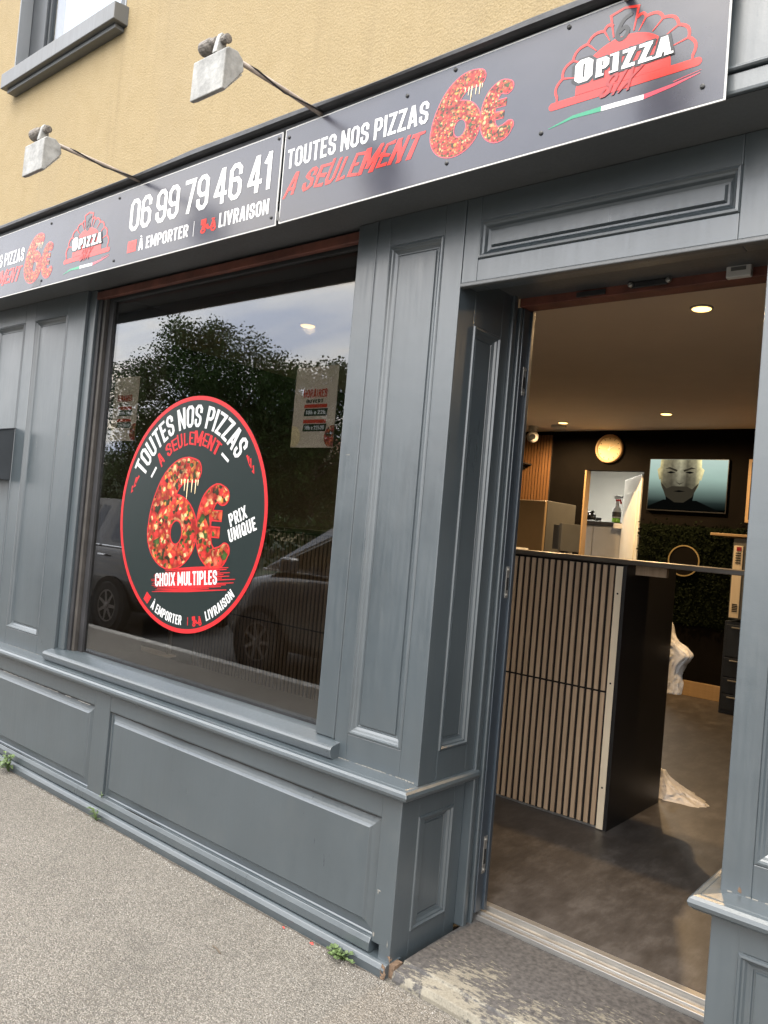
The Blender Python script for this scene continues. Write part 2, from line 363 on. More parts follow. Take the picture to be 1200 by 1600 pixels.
# ------------------------------------------------------------------ mesh helpers
class MB:
    def __init__(s): s.v = []; s.f = []
    def add(s, vs, fs):
        k = len(s.v); s.v += [tuple(p) for p in vs]; s.f += [tuple(i + k for i in f) for f in fs]; return s
    def box(s, x0, x1, y0, y1, z0, z1):
        return s.add([(x0, y0, z0), (x1, y0, z0), (x1, y1, z0), (x0, y1, z0), (x0, y0, z1), (x1, y0, z1), (x1, y1, z1), (x0, y1, z1)],
                     [(0, 3, 2, 1), (4, 5, 6, 7), (0, 1, 5, 4), (1, 2, 6, 5), (2, 3, 7, 6), (3, 0, 4, 7)])
    def prism(s, poly, a0, a1, axis='x'):
        """closed polygon of 2-D points swept along one axis; x: (y,z)  y: (x,z)  z: (x,y)"""
        n = len(poly)
        def P(a, p): return {'x': (a, p[0], p[1]), 'y': (p[0], a, p[1]), 'z': (p[0], p[1], a)}[axis]
        vs = [P(a0, p) for p in poly] + [P(a1, p) for p in poly]
        fs = [(i, (i + 1) % n, n + (i + 1) % n, n + i) for i in range(n)] + [tuple(range(n))[::-1], tuple(range(n, 2 * n))]
        return s.add(vs, fs)
    def rings(s, u0, u1, w0, w1, prof, mp, fill=True):
        """rectangular mitred rings: prof = [(inset, depth)...]; mp(u, w, d) -> xyz"""
        k = []
        for ins, d in prof:
            k.append([mp(u0 + ins, w0 + ins, d), mp(u1 - ins, w0 + ins, d), mp(u1 - ins, w1 - ins, d), mp(u0 + ins, w1 - ins, d)])
        vs = [p for r in k for p in r]; fs = []
        for i in range(len(k) - 1):
            for j in range(4):
                fs.append((4 * i + j, 4 * i + (j + 1) % 4, 4 * i + 4 + (j + 1) % 4, 4 * i + 4 + j))
        if fill: fs.append(tuple(range(4 * len(k) - 4, 4 * len(k))))
        return s.add(vs, fs)
    def sweep(s, prof, path):
        """profile [(out, z)] (closed) swept along a path in plan [(x, y)], mitred; outward is to the right of travel"""
        n = len(prof); m = len(path); vs = []
        for i, p in enumerate(path):
            p = Vector(p)
            d0 = (p - Vector(path[i - 1])).normalized() if i > 0 else None
            d1 = (Vector(path[i + 1]) - p).normalized() if i < m - 1 else None
            n0 = Vector((d0.y, -d0.x)) if d0 else None; n1 = Vector((d1.y, -d1.x)) if d1 else None
            if n0 and n1:
                b = (n0 + n1); b = b / b.dot(n0)
            else: b = n0 or n1
            for o, z in prof: vs.append((p.x + b.x * o, p.y + b.y * o, z))
        fs = []
        for i in range(m - 1):
            for j in range(n):
                fs.append((i * n + j, i * n + (j + 1) % n, (i + 1) * n + (j + 1) % n, (i + 1) * n + j))
        fs += [tuple(range(n))[::-1], tuple(range((m - 1) * n, m * n))]
        return s.add(vs, fs)
    def tube(s, pts, rad, n=10, caps=True):
        if not isinstance(rad, (list, tuple)): rad = [rad] * len(pts)
        vs = []
        for i, p in enumerate(pts):
            p = Vector(p)
            d = (Vector(pts[min(i + 1, len(pts) - 1)]) - Vector(pts[max(i - 1, 0)])).normalized()
            a = d.orthogonal().normalized() if i == 0 else (a - d * a.dot(d)).normalized()
            b = d.cross(a)
            for k in range(n):
                t = 2 * math.pi * k / n; vs.append(p + (a * math.cos(t) + b * math.sin(t)) * rad[i])
        fs = []
        for i in range(len(pts) - 1):
            for k in range(n): fs.append((i * n + k, i * n + (k + 1) % n, (i + 1) * n + (k + 1) % n, (i + 1) * n + k))
        if caps: fs += [tuple(range(n))[::-1], tuple(range((len(pts) - 1) * n, len(pts) * n))]
        return s.add(vs, fs)
    def lathe(s, prof, c, axis='z', n=24):
        """prof [(r, h)] turned about an axis through c"""
        vs = []
        for r, h in prof:
            for k in range(n):
                t = 2 * math.pi * k / n; a, b = r * math.cos(t), r * math.sin(t)
                vs.append({'z': (c[0] + a, c[1] + b, c[2] + h), 'y': (c[0] + a, c[1] + h, c[2] + b), 'x': (c[0] + h, c[1] + a, c[2] + b)}[axis])
        fs = []
        for i in range(len(prof) - 1):
            for k in range(n): fs.append((i * n + k, i * n + (k + 1) % n, (i + 1) * n + (k + 1) % n, (i + 1) * n + k))
        fs += [tuple(range(n))[::-1], tuple(range((len(prof) - 1) * n, len(prof) * n))]
        return s.add(vs, fs)
    def poly(s, pts): return s.add(pts, [tuple(range(len(pts)))])
    def build(s, name, m, parent=None, bevel=0.0, smooth=False, seg=2):
        me = bpy.data.meshes.new(name)
        xs, ys, zs = zip(*s.v)
        c = Vector(((min(xs) + max(xs)) / 2, (min(ys) + max(ys)) / 2, min(zs)))
        me.from_pydata([tuple(Vector(p) - c) for p in s.v], [], s.f)
        me.materials.append(MATS[m])
        if smooth:
            for p in me.polygons: p.use_smooth = True
        me.update()
        o = bpy.data.objects.new(name, me); COL.objects.link(o)
        place(o, c, parent)
        if bevel:
            b = o.modifiers.new('bevel', 'BEVEL'); b.width = bevel; b.segments = seg; b.limit_method = 'ANGLE'; b.angle_limit = math.radians(35)
        return o
WL = {}
def place(o, wloc, parent=None):
    WL[o.name] = Vector(wloc)
    if parent is not None:
        o.parent = parent; o.location = Vector(wloc) - WL[parent.name]
    else: o.location = wloc
def tag(o, label=None, cat=None, group=None, kind=None):
    if label: o['label'] = label
    if cat: o['category'] = cat
    if group: o['group'] = group
    if kind: o['kind'] = kind
    return o
def thing(name, loc, label, cat, group=None):
    o = bpy.data.objects.new(name, None); o.empty_display_size = 0.1; COL.objects.link(o); place(o, loc)
    return tag(o, label, cat, group)
def struct(o): o['kind'] = 'structure'; return o
def inst(name, src, wloc, parent):
    o = src.copy(); o.name = name; COL.objects.link(o); place(o, wloc, parent); return o
def copy_tree(o, loc, label=None, rotz=None, scale=None):
    def rec(a, par):
        c = a.copy(); COL.objects.link(c); c.parent = par
        for ch in a.children: rec(ch, c)
        return c
    r = rec(o, None); r.location = loc
    if label: r['label'] = label
    if rotz is not None: r.rotation_euler.z = rotz
    if scale is not None: r.scale = scale
    return r

# ------------------------------------------------------------------ lettering: a drawn condensed capital alphabet
_O = [(0, .13), (0, .87), (.3, 1), (.7, 1), (1, .87), (1, .13), (.7, 0), (.3, 0)]
_6 = [(1, .76), (1, .87), (.7, 1), (.3, 1), (0, .87), (0, .13), (.3, 0), (.7, 0), (1, .13), (1, .44), (.7, .57), (0, .57)]
_P = [(0, 0), (0, 1), (.7, 1), (1, .88), (1, .57), (.7, .45), (0, .45)]
_S = [(1, .74), (1, .87), (.7, 1), (.3, 1), (0, .87), (0, .68), (.12, .59), (.88, .43), (1, .33), (1, .13), (.7, 0), (.3, 0), (0, .13), (0, .26)]
GLY = {
 'O': (.44, [('c', _O)]), '0': (.44, [('c', _O)]),
 'Q': (.44, [('c', _O), ('o', [(.6, .22), (1.05, -.06)])]),
 'C': (.42, [('o', [(1, .72), (1, .87), (.7, 1), (.3, 1), (0, .87), (0, .13), (.3, 0), (.7, 0), (1, .13), (1, .28)])]),
 'T': (.40, [('o', [(0, 1), (1, 1)]), ('o', [(.5, 1), (.5, 0)])]),
 'U': (.43, [('o', [(0, 1), (0, .13), (.3, 0), (.7, 0), (1, .13), (1, 1)])]),
 'E': (.36, [('o', [(1, 1), (0, 1), (0, 0), (1, 0)]), ('o', [(0, .52), (.8, .52)])]),
 'S': (.42, [('o', _S)]),
 'N': (.46, [('o', [(0, 0), (0, 1)]), ('o', [(.04, 1), (.96, 0)]), ('o', [(1, 0), (1, 1)])]),
 'P': (.42, [('o', _P)]),
 'R': (.43, [('o', _P), ('o', [(.5, .45), (1, 0)])]),
 'I': (.15, [('o', [(.5, 0), (.5, 1)])]),
 'Z': (.40, [('o', [(0, 1), (1, 1)]), ('o', [(1, 1), (0, 0)]), ('o', [(0, 0), (1, 0)])]),
 'A': (.46, [('o', [(0, 0), (.42, 1)]), ('o', [(.58, 1), (1, 0)]), ('o', [(.22, .24), (.78, .24)])]),
 'L': (.34, [('o', [(0, 1), (0, 0), (1, 0)])]),
 'M': (.58, [('o', [(0, 0), (0, 1)]), ('o', [(.04, 1), (.5, .2)]), ('o', [(.5, .2), (.96, 1)]), ('o', [(1, 1), (1, 0)])]),
 'V': (.46, [('o', [(0, 1), (.46, 0)]), ('o', [(.54, 0), (1, 1)])]),
 'X': (.46, [('o', [(0, 1), (1, 0)]), ('o', [(0, 0), (1, 1)])]),
 'H': (.44, [('o', [(0, 0), (0, 1)]), ('o', [(0, .5), (1, .5)]), ('o', [(1, 0), (1, 1)])]),
 '6': (.44, [('o', _6)]), '9': (.44, [('o', [(1 - x, 1 - y) for x, y in _6])]),
 '7': (.42, [('o', [(0, 1), (1, 1), (.38, 0)])]),
 '4': (.46, [('o', [(.6, 1), (0, .27)]), ('o', [(0, .25), (1, .25)]), ('o', [(.72, 1), (.72, 0)])]),
 '1': (.26, [('o', [(0, .8), (.7, 1)]), ('o', [(.75, 1), (.75, 0)])]),
 '2': (.42, [('o', [(0, .76), (0, .87), (.3, 1), (.7, 1), (1, .87), (1, .62), (0, .1), (0, 0), (1, 0)])]),
 '3': (.42, [('o', [(0, .8), (.3, 1), (.7, 1), (1, .87), (1, .64), (.6, .52), (1, .4), (1, .13), (.7, 0), (.3, 0), (0, .2)])]),
 '8': (.44, [('c', _O), ('o', [(0, .52), (1, .52)])]),
 'h': (.38, [('o', [(0, 0), (0, 1)]), ('o', [(0, .5), (.3, .62), (.7, .62), (1, .5), (1, 0)])]),
 'a': (.38, [('o', [(1, .62), (.3, .62), (0, .5), (0, .12), (.3, 0), (1, 0)]), ('o', [(1, .62), (1, 0)])]),
}
def ribbon(pts, hw, closed=False, ext=0.0):
    """2-D stroke to quads; hw may be a list"""
    P = [Vector(p) for p in pts]; n = len(P)
    H = hw if isinstance(hw, (list, tuple)) else [hw] * n
    if not closed and ext:
        P[0] = P[0] + (P[0] - P[1]).normalized() * ext; P[-1] = P[-1] + (P[-1] - P[-2]).normalized() * ext
    l, r = [], []
    for i in range(n):
        a = P[i - 1] if (i > 0 or closed) else None; b = P[(i + 1) % n] if (i < n - 1 or closed) else None
        d0 = (P[i] - a).normalized() if a is not None else None; d1 = (b - P[i]).normalized() if b is not None else None
        n0 = Vector((-d0.y, d0.x)) if d0 is not None else None; n1 = Vector((-d1.y, d1.x)) if d1 is not None else None
        if n0 is not None and n1 is not None:
            m = n0 + n1
            m = m / max(m.dot(n0), 0.55) if m.length > 1e-6 else n0
        else: m = n0 if n0 is not None else n1
        l.append(P[i] + m * H[i]); r.append(P[i] - m * H[i])
    q = []
    for i in range(n if closed else n - 1):
        j = (i + 1) % n; q.append((l[i], l[j], r[j], r[i]))
    return q
def text(mb, s, mp, x0, x1, z0, z1, t=.125, gap=.075, space=.2, shear=0.0, layer=0.0, brush=False, grow=0.0, rnd=None):
    """lay out s between x0..x1, z0..z1; mp(u, v, layer) -> xyz"""
    rnd = rnd or random.Random(3)
    W = 0; lay = []
    for ch in s:
        acc = ch == 'À'
        g = 'A' if acc else ch
        if ch == ' ': W += space; continue
        if ch == '|': lay.append((W + .05, None)); W += .2; continue
        w, st = GLY[g]
        if g == 'I': w = t
        lay.append((W, (w, st, acc))); W += w + gap
    W -= gap
    h = z1 - z0; sx = (x1 - x0) / (W + shear) if shear else (x1 - x0) / W
    k = 0
    def put(q):
        nonlocal k
        pts = []
        for p in q:
            y = min(max(p.y, -grow - .12 if brush else -grow), 1 + grow + (.12 if brush or p.y > 1.05 else 0))
            pts.append(mp(x0 + (p.x + shear * y) * sx, z0 + y * h, layer + k * 0.000007))
        mb.poly(pts); k += 1
    for off, g in lay:
        if g is None:
            for q in ribbon([(off, -.08), (off, 1.0)], .02): put(q)
            continue
        w, st, acc = g
        a = t / 2
        for kind, pl in st:
            pts = [(off + a + x * (w - 2 * a), a + y * (1 - 2 * a)) for x, y in pl]
            hw = a + grow
            if brush:
                pts = [(x + rnd.uniform(-.02, .02), y + rnd.uniform(-.03, .03)) for x, y in pts]
                hw = [a * rnd.uniform(.65, 1.25) for _ in pts]
            for q in ribbon(pts, hw, kind == 'c', a + grow if not brush else a * rnd.uniform(.8, 2.0)): put(q)
        if acc:
            for q in ribbon([(off + w * .3, 1.2), (off + w * .62, 1.08)], a * .8):
                mb.poly([mp(x0 + (p.x + shear * p.y) * sx, z0 + p.y * h, layer) for p in q])
def stroke(mb, pts, hw, mp, layer, closed=False, roundcap=False):
    if roundcap:
        P = [Vector(p) for p in pts]; H = list(hw) if isinstance(hw, (list, tuple)) else [hw] * len(P)
        d0 = (P[0] - P[1]).normalized(); d1 = (P[-1] - P[-2]).normalized()
        pre = [(P[0] + d0 * H[0] * math.sin(a), H[0] * math.cos(a)) for a in (1.45, 1.1, .7, .35)]
        post = [(P[-1] + d1 * H[-1] * math.sin(a), H[-1] * math.cos(a)) for a in (.35, .7, 1.1, 1.45)]
        pts = [p for p, _ in pre] + P + [p for p, _ in post]; hw = [h for _, h in pre] + H + [h for _, h in post]
    for i, q in enumerate(ribbon(pts, hw, closed)): mb.poly([mp(p.x, p.y, layer + i * 0.000004) for p in q])
def catmull(pts, n=5):
    out = []; m = len(pts)
    for i in range(m - 1):
        p0, p1, p2, p3 = pts[max(i - 1, 0)], pts[i], pts[i + 1], pts[min(i + 2, m - 1)]
        for k in range(n):
            t = k / n
            out.append(tuple(0.5 * (2 * b + (c - a) * t + (2 * a - 5 * b + 4 * c - d) * t * t + (3 * b - a - 3 * c + d) * t ** 3) for a, b, c, d in zip(p0, p1, p2, p3)))
    out.append(tuple(pts[-1])); return out

# ================================================================== GROUND
PAV_Y = -2.88
b = MB(); b.box(-60, 30, PAV_Y, 0.5, -0.3, 0.0); struct(b.build('pavement', 'asphalt_path'))
b = MB(); b.box(-60, 30, -11.0, -3.02, -0.4, -0.11); struct(b.build('road', 'asphalt_road'))
kerb = MB(); kerb.box(-60, 30, -3.02, -2.88, -0.35, 0.004); struct(kerb.build('kerb', 'concrete_kerb', bevel=0.02))
kerb = MB(); kerb.box(-60, 30, -11.14, -11.0, -0.35, 0.004); struct(kerb.build('far_kerb', 'concrete_kerb', bevel=0.02))
b = MB(); b.add([(-160, -11.14, 0), (-160, -160, 0), (120, -160, 0), (120, -11.14, 0)], [(0, 1, 2, 3)]); struct(b.build('far_ground', 'grass_far'))

# ================================================================== BUILDING
bld = thing('building', (-3.0, 0.2, 0), 'yellow rendered building with a dark grey window above the shop', 'building')
w = MB()
for bx in [(-12, -3.93, .12, .46, 0, 2.66), (-3.93, -2.12, .12, .46, 0, .68), (-2.12, -1.66, .12, .46, 0, 2.66), (-.53, 6, .12, .46, 0, 2.66), (-1.66, -.53, .12, .46, 2.44, 2.66), (-3.93, -2.12, .12, .46, 2.63, 2.66)]:
    w.box(*bx)
w.build('ground_wall', 'wall_dark', bld)
WX0, WX1, WZ0, WZ1 = -5.226, -3.93, 4.13, 5.75
w = MB()
for bx in [(-12, WX0, 0, .35, 2.66, 8), (WX1, 6, 0, .35, 2.66, 8), (WX0, WX1, 0, .35, 2.66, WZ0), (WX0, WX1, 0, .35, WZ1, 8)]: w.box(*bx)
w.build('upper_wall', 'render', bld)
b = MB(); b.box(WX0, WX1, .9, .95, WZ0 - .3, WZ1 + .3); b.build('room_partition', 'wall_inner', bld)
D = .075
f = MB(); f.box(WX0 + .001, WX0 + .20, D + .001, D + .06, WZ0, WZ1); f.box(WX1 - .20, WX1 - .001, D + .001, D + .06, WZ0, WZ1)
f.box(WX0 + .20, WX1 - .20, D + .001, D + .06, WZ0, WZ0 + .06)
f.box(WX0 + .202, WX0 + .22, D + .02, D + .055, WZ0 + .06, WZ1)
win = f.build('window', 'box_grey', bld, .004)
for x0, x1 in ((WX0 + .001, WX0 + .012), (WX1 - .012, WX1 - .001)):
    f = MB(); f.box(x0, x1, -.004, D, WZ0, WZ1); f.build('reveal', 'paint_light', win, .002)
f = MB(); f.box(WX0 + .21, WX1 - .21, D + .035, D + .039, WZ0 + .06, WZ1); f.build('pane', 'upper_glass', win)
c = MB(); n = 60; vs = []
for i in range(n + 1):
    x = WX0 + .27 + (WX1 - WX0 - .5) * i / n; y = D + .09 + .012 * math.sin(i * 1.1) + .006 * math.sin(i * 2.7)
    vs += [(x, y, WZ0 - .1), (x, y, WZ1)]
c.add(vs, [(2 * i, 2 * i + 2, 2 * i + 3, 2 * i + 1) for i in range(n)]); c.build('curtain', 'curtain', win, smooth=True)
s = MB(); s.prism([(-.085, 4.055), (-.085, 4.148), (.07, 4.17), (.07, 4.055)], -5.205, -3.90)
s.build('window_sill', 'paint_sill', bld, .004)
s = MB(); s.prism([(-.055, 4.03), (-.055, 4.054), (0, 4.054), (0, 4.03)], -5.17, -3.93)
s.build('sill_support', 'paint_sill', bld, .003)

# ================================================================== SHOPFRONT
shop = thing('shopfront', (-2.4, 0, 0), 'grey painted timber shopfront with panelled pilasters, display window and open doorway', 'shopfront')
front = lambda y0: (lambda u, w_, d: (u, y0 + d, w_))
side = lambda x0: (lambda u, w_, d: (x0 - d, u, w_))
P_MOULD = [(0, .001), (.003, -.004), (.009, -.005), (.013, .002), (.017, .004), (.022, .011), (.030, .016), (.034, .016)]
P_FIELD = [(.034, .016), (.0365, .019), (.040, .019), (.042, .0135)]
def panel(parent, u0, u1, w0, w1, mp, mould=P_MOULD, field=P_FIELD):
    m = MB(); m.rings(u0, u1, w0, w1, mould, mp, False); m.build('moulding', 'paint', parent)
    m = MB(); m.rings(u0, u1, w0, w1, field, mp, True); m.build('panel', 'paint', parent)
Z0, Z1 = .633, 2.645       # shopfront between ledge and soffit
def pilaster(x0, x1, holes, zb=.735, zt=2.535, name='pilaster'):
    m = MB(); xs = [x0]
    for a, c_ in holes: xs += [a, c_]
    xs.append(x1)
    for i in range(0, len(xs), 2): m.box(xs[i], xs[i + 1], 0, .1, Z0, Z1)
    for a, c_ in holes:
        m.box(a, c_, 0, .1, Z0, zb); m.box(a, c_, 0, .1, zt, Z1)
    o = m.build(name, 'paint', shop, .0025)
    for a, c_ in holes: panel(o, a, c_, zb, zt, front(0))
    return o
pl = pilaster(-6.2, -4.05, [(-5.6, -5.25), (-5.11, -4.735), (-4.61, -4.235)])
tag(pl, 'pilaster left of the window with tall recessed panels')
pm = pilaster(-1.972, -1.578, [(-1.912, -1.662)])
tag(pm, 'narrow panelled pilaster between window and doorway')
pr = pilaster(-.593, .6, [(-.518, -.12)], .727)
tag(pr, 'pilaster right of the doorway')
# window jamb boards
m = MB(); m.box(-2.078, -1.975, .004, .118, .70, Z1); jr = m.build('window_jamb', 'paint', shop, .004)
m = MB(); m.box(-1.985, -1.978, .0005, .02, .70, Z1); m.build('bead', 'paint', jr, .002)
m = MB(); m.box(-4.047, -3.985, .018, .118, .70, Z1); jl = m.build('window_jamb', 'paint', shop, .004)
m = MB(); m.box(-3.982, -3.955, .034, .118, .70, Z1); m.build('bead', 'frame_black', jl, .003)
m = MB(); m.box(-3.952, -3.928, .045, .118, .70, Z1); m.build('bead', 'frame_brown', jl, .003)
# display window
m = MB(); m.box(-3.925, -3.885, .066, .118, .70, 2.62); m.box(-2.135, -2.081, .066, .118, .70, 2.62); m.box(-3.885, -2.135, .066, .118, 2.585, 2.62); m.box(-3.885, -2.135, .088, .118, .70, .713)
dw = m.build('display_window', 'frame_black', shop, .002)
m = MB(); m.box(-3.884, -2.136, .080, .087, .7135, 2.5845); m.build('pane', 'shop_glass', dw)
m = MB(); m.box(-4.0, -2.082, .022, .05, 2.594, 2.634); m.build('shutter_lath', 'rust_red', shop, .004)
m = MB(); m.box(-4.0, -2.082, .052, .115, 2.622, 2.6445); m.build('head_board', 'frame_black', shop)
# sill of the window, then the dado ledge below it
SILL = [(0, .636), (.030, .636), (.040, .643), (.046, .654), (.050, .666), (.050, .674), (.046, .682), (.038, .687), (-.03, .702), (-.085, .702), (-.085, .636)]
m = MB(); m.sweep(SILL, [(-4.075, 0), (-1.945, 0)]); m.build('window_sill', 'paint', shop, .002)
LEDGE = [(-.05, .590), (0, .590), (.020, .5915), (.036, .5955), (.046, .604), (.049, .614), (.046, .624), (.038, .6305), (.026, .632), (.022, .634), (-.045, .6405), (-.05, .6405)]
m = MB(); m.sweep(LEDGE, [(-6.2, -.04), (-1.605, -.04), (-1.605, .362)]); lg = m.build('ledge', 'paint', shop, .002)
m = MB(); m.sweep(LEDGE, [(-.598, .362), (-.598, -.04), (.6, -.04)]); lg2 = m.build('ledge', 'paint', shop, .002)
# stall riser
RP = [(0, .016), (.004, .020), (.030, .012), (.040, .008)]
RF = [(.040, .008), (.0465, .001), (.049, -.0005)]
m = MB(); YR = -.04; segs = [(-6.0, -5.30), (-5.22, -3.535), (-3.398, -1.690)]
xs = [-6.2, -6.0, -5.30, -5.22, -3.535, -3.398, -1.690, -1.606]
for i in range(0, 8, 2): m.box(xs[i], xs[i + 1], YR, .1, .085, .5915)
for a, c_ in segs: m.box(a, c_, YR + .001, .1, .085, .098); m.box(a, c_, YR + .001, .1, .505, .5915)
riser = m.build('stall_riser', 'paint', shop, .003)
for a, c_ in segs: panel(riser, a, c_, .098, .505, front(YR), RP, RF)
m = MB(); m.prism([(-.046, .5835), (-.0405, .585), (-.0405, .5915), (-.046, .5915)], -6.2, -1.61); m.build('bead', 'paint', riser)
for a, c_ in segs:     # the shrunken gap over and under each field
    rr = random.Random(int(a * 100)); pts = []; low = []
    x = a + .01
    while x < c_ - .01:
        pts.append((x, .5035 + rr.uniform(-.001, .001), .0018 + abs(noise.noise((x * 3, 1.2, 0))) * .0045)); x += .035
    g = MB()
    for k, q in enumerate(ribbon([(p[0], p[1]) for p in pts], [p[2] for p in pts])): g.poly([(v_.x, YR - .0015, v_.y) for v_ in q])
    g.build('shrinkage_gap', 'gap_black', riser)
    pts = []; x = a + .01
    while x < c_ - .01:
        pts.append((x, .099 + rr.uniform(-.001, .001), max(.0003, noise.noise((x * 2.2, 7.7, 0)) * .011))); x += .03
    g = MB()
    for q in ribbon([(p[0], p[1]) for p in pts], [p[2] for p in pts]): g.poly([(v_.x, YR - .0018, v_.y) for v_ in q])
    g.build('shrinkage_gap', 'gap_black', riser)
m = MB(); RX0, RX1 = -.598, .6
hx = (-.529, -.10, .13, .517)
m.box(RX0, hx[0], YR, .1, .0, .5915); m.box(hx[1], RX1, YR, .1, .0, .5915); m.box(hx[0], hx[1], YR, .1, .0, hx[2]); m.box(hx[0], hx[1], YR, .1, hx[3], .5915)
pd = m.build('pedestal', 'paint', shop, .003); tag(pd, 'panelled pedestal under the pilaster right of the doorway')
panel(pd, *hx, front(YR))
SK = [(-.06, .05), (0, .05), (.012, .058), (.022, .062), (.022, .085), (.010, .097), (0, .0985), (-.002, .084), (-.06, .084)]
m = MB(); m.sweep([(-.06, .046), (.004, .046), (.011, .052), (.011, .080), (.003, .0965), (-.06, .0965)], [(-6.2, -.04), (-1.69, -.04)]); m.build('base_moulding', 'paint', shop, .002)
m = MB(); m.sweep([(-.06, -.02), (.026, -.02), (.030, .028), (.022, .042), (.012, .0455), (-.06, .0455)], [(-6.2, -.04), (-1.60, -.04)]); sk = m.build('skirting', 'paint', shop, .002)
m = MB()
rr = random.Random(5)
for k in range(14):
    x, z = -1.60 + rr.uniform(-.012, .003), rr.uniform(.0, .075)
    m.add([(x + rr.uniform(-.01, .01), -.0705 - rr.uniform(0, .003) if z < .045 else -.0415 - rr.uniform(0, .002), z + rr.uniform(-.012, .012)) for _ in range(4)], [(0, 1, 2, 3)])
m.build('rotten_corner', 'wood_bare', shop)['kind'] = 'stuff'
m = MB(); m.box(-1.6045, -1.578, -.045, -.001, .0, .045); m.build('exposed_wood', 'wood_bare', shop)
# doorway reveal, left: panelled above and below the ledge
def reveal(x, sgn, name):
    mp = (lambda u, w_, d: (x - sgn * d, u, w_))
    m = MB(); x1 = x - sgn * .06
    a, c_ = sorted((x, x1))
    zb, zt = .735, 2.235; u0, u1 = .105, .285
    m.box(a, c_, .0005 + .1, u0, Z0, 2.431); m.box(a, c_, u1, .34, Z0, 2.431); m.box(a, c_, u0, u1, Z0, zb); m.box(a, c_, u0, u1, zt, 2.431)
    o = m.build(name, 'paint', shop, .0025); panel(o, u0, u1, zb, zt, mp)
    m = MB(); xx = x - sgn * .027; x1 = xx - sgn * .05
    a, c_ = sorted((xx, x1)); zb, zt = .115, .51; u0, u1 = .06, .275
    m.box(a, c_, -.0395, u0, .0, .5915); m.box(a, c_, u1, .34, .0, .5915); m.box(a, c_, u0, u1, .0, zb); m.box(a, c_, u0, u1, zt, .5915)
    o2 = m.build('lower_' + name, 'paint', shop, .0025)
    panel(o2, u0, u1, zb, zt, (lambda u, w_, d: (xx - sgn * d, u, w_)))
    return o
reveal(-1.5785, 1, 'door_reveal'); reveal(-.5925, -1, 'door_reveal')
m = MB(); m.box(-1.64, -1.566, .342, .366, .05, 2.431); m.box(-1.64, -1.574, .367, .385, .05, 2.431); m.box(-1.64, -1.560, .386, .402, .05, 2.375); m.build('door_architrave', 'paint', shop, .005)
m = MB(); m.box(-1.64, -1.5560, .4025, .450, .088, 2.375); df = m.build('door_frame', 'paint_navy', shop, .003)
m = MB(); m.box(-1.64, -1.547, .4505, .470, .088, 2.375); m.build('door_stop', 'paint_navy', df, .002)
for zc, hh in ((2.10, .055), (1.33, .06), (.30, .07)):
    m = MB(); m.box(-1.5559, -1.5535, .425, .447, zc - hh, zc + hh); pl_ = m.build('strike_plate', 'steel', df, .001)
    for dz in (-.8, .8):
        m = MB(); m.lathe([(.006, 0), (.006, .004), (.003, .005)], (-1.5535, .436, zc + dz * hh), 'x', 8); inst_ = m.build('screw', 'steel', df)
    m = MB(); m.box(-1.5534, -1.5522, .430, .442, zc - hh * .5, zc + hh * .3); m.build('latch_hole', 'gap_black', df)
m = MB(); m.box(-.61, -.535, .342, .46, .05, 2.375); m.build('door_frame', 'paint', shop, .003)
# lintel over the door
m = MB(); LX0, LX1 = -1.5765, -.5935
hx0, hx1, hz0, hz1 = -1.515, -.675, 2.428, 2.560
m.box(LX0, hx0, .001, .1, 2.352, Z1); m.box(hx1, LX1, .001, .1, 2.352, Z1); m.box(hx0, hx1, .001, .1, 2.352, hz0); m.box(hx0, hx1, .001, .1, hz1, Z1)
li = m.build('lintel', 'paint', shop, .003)
panel(li, hx0, hx1, hz0, hz1, front(.001), [(0, .001), (.003, -.006), (.010, -.007), (.014, .000), (.020, .003), (.026, .014), (.034, .018)], [(.034, .018), (.040, .018), (.045, .006)])
m = MB(); m.box(LX0, LX1, -.006, .02, 2.338, 2.3515); m.build('drip_strip', 'paint_sill', li, .003)
m = MB(); m.box(-1.60, -.57, .1005, .385, 2.407, 2.4395); m.build('door_soffit', 'paint_sill', shop)
m = MB(); m.box(-1.57, -.55, .386, .46, 2.376, 2.431); hr = m.build('head_rail', 'rust_red', shop, .003)
m = MB(); m.box(-1.13, -1.0, .366, .3755, 2.385, 2.405); lt = m.build('latch_plate', 'black_metal', shop, .002)
for x in (-1.125, -.995):
    m = MB(); m.lathe([(.009, 0), (.009, -.01), (.005, -.014)], (x, .3655, 2.395), 'y', 10); m.build('roller', 'steel', lt)
m = MB(); m.box(-1.33, -1.22, .368, .3755, 2.379, 2.397); m.build('latch_plate', 'black_metal', shop, .002)
m = MB(); m.box(-.81, -.735, .352, .3755, 2.372, 2.412); sn = m.build('door_sensor', 'white_plastic', shop, .004)
m = MB(); m.box(-.795, -.75, .3505, .3519, 2.392, 2.404); m.build('sensor_window', 'fridge_side', sn)
# fascia box and soffit
FT = 2.978
m = MB(); m.box(-6.2, .7, -.195, .0, 2.66, FT); fa = m.build('fascia', 'paint', shop, .003)
m = MB(); m.box(-6.2, .7, -.190, .119, 2.6455, 2.6595); m.build('soffit', 'paint_sill', fa)
m = MB(); m.sweep([(0, 2.644), (.012, 2.644), (.014, 2.652), (.014, 2.694), (.005, 2.70), (0, 2.70)], [(-6.2, -.1955), (.7, -.1955)]); m.build('fascia_rail', 'paint', fa, .002)
m = MB(); m.sweep([(0, 2.7005), (.020, 2.7005), (.024, 2.706), (.020, 2.712), (.012, 2.714), (.012, 2.720), (0, 2.722)], [(-6.2, -.1955), (.7, -.1955)]); m.build('fascia_moulding', 'paint', fa, .0015)
cp = MB(); n = 140; prof = [(-.195, FT + .001), (-.255, FT + .001), (-.268, FT + .006), (-.270, FT + .016), (-.262, FT + .024), (-.250, FT + .034), (-.195, FT + .042), (.0, FT + .05)]
vs = []
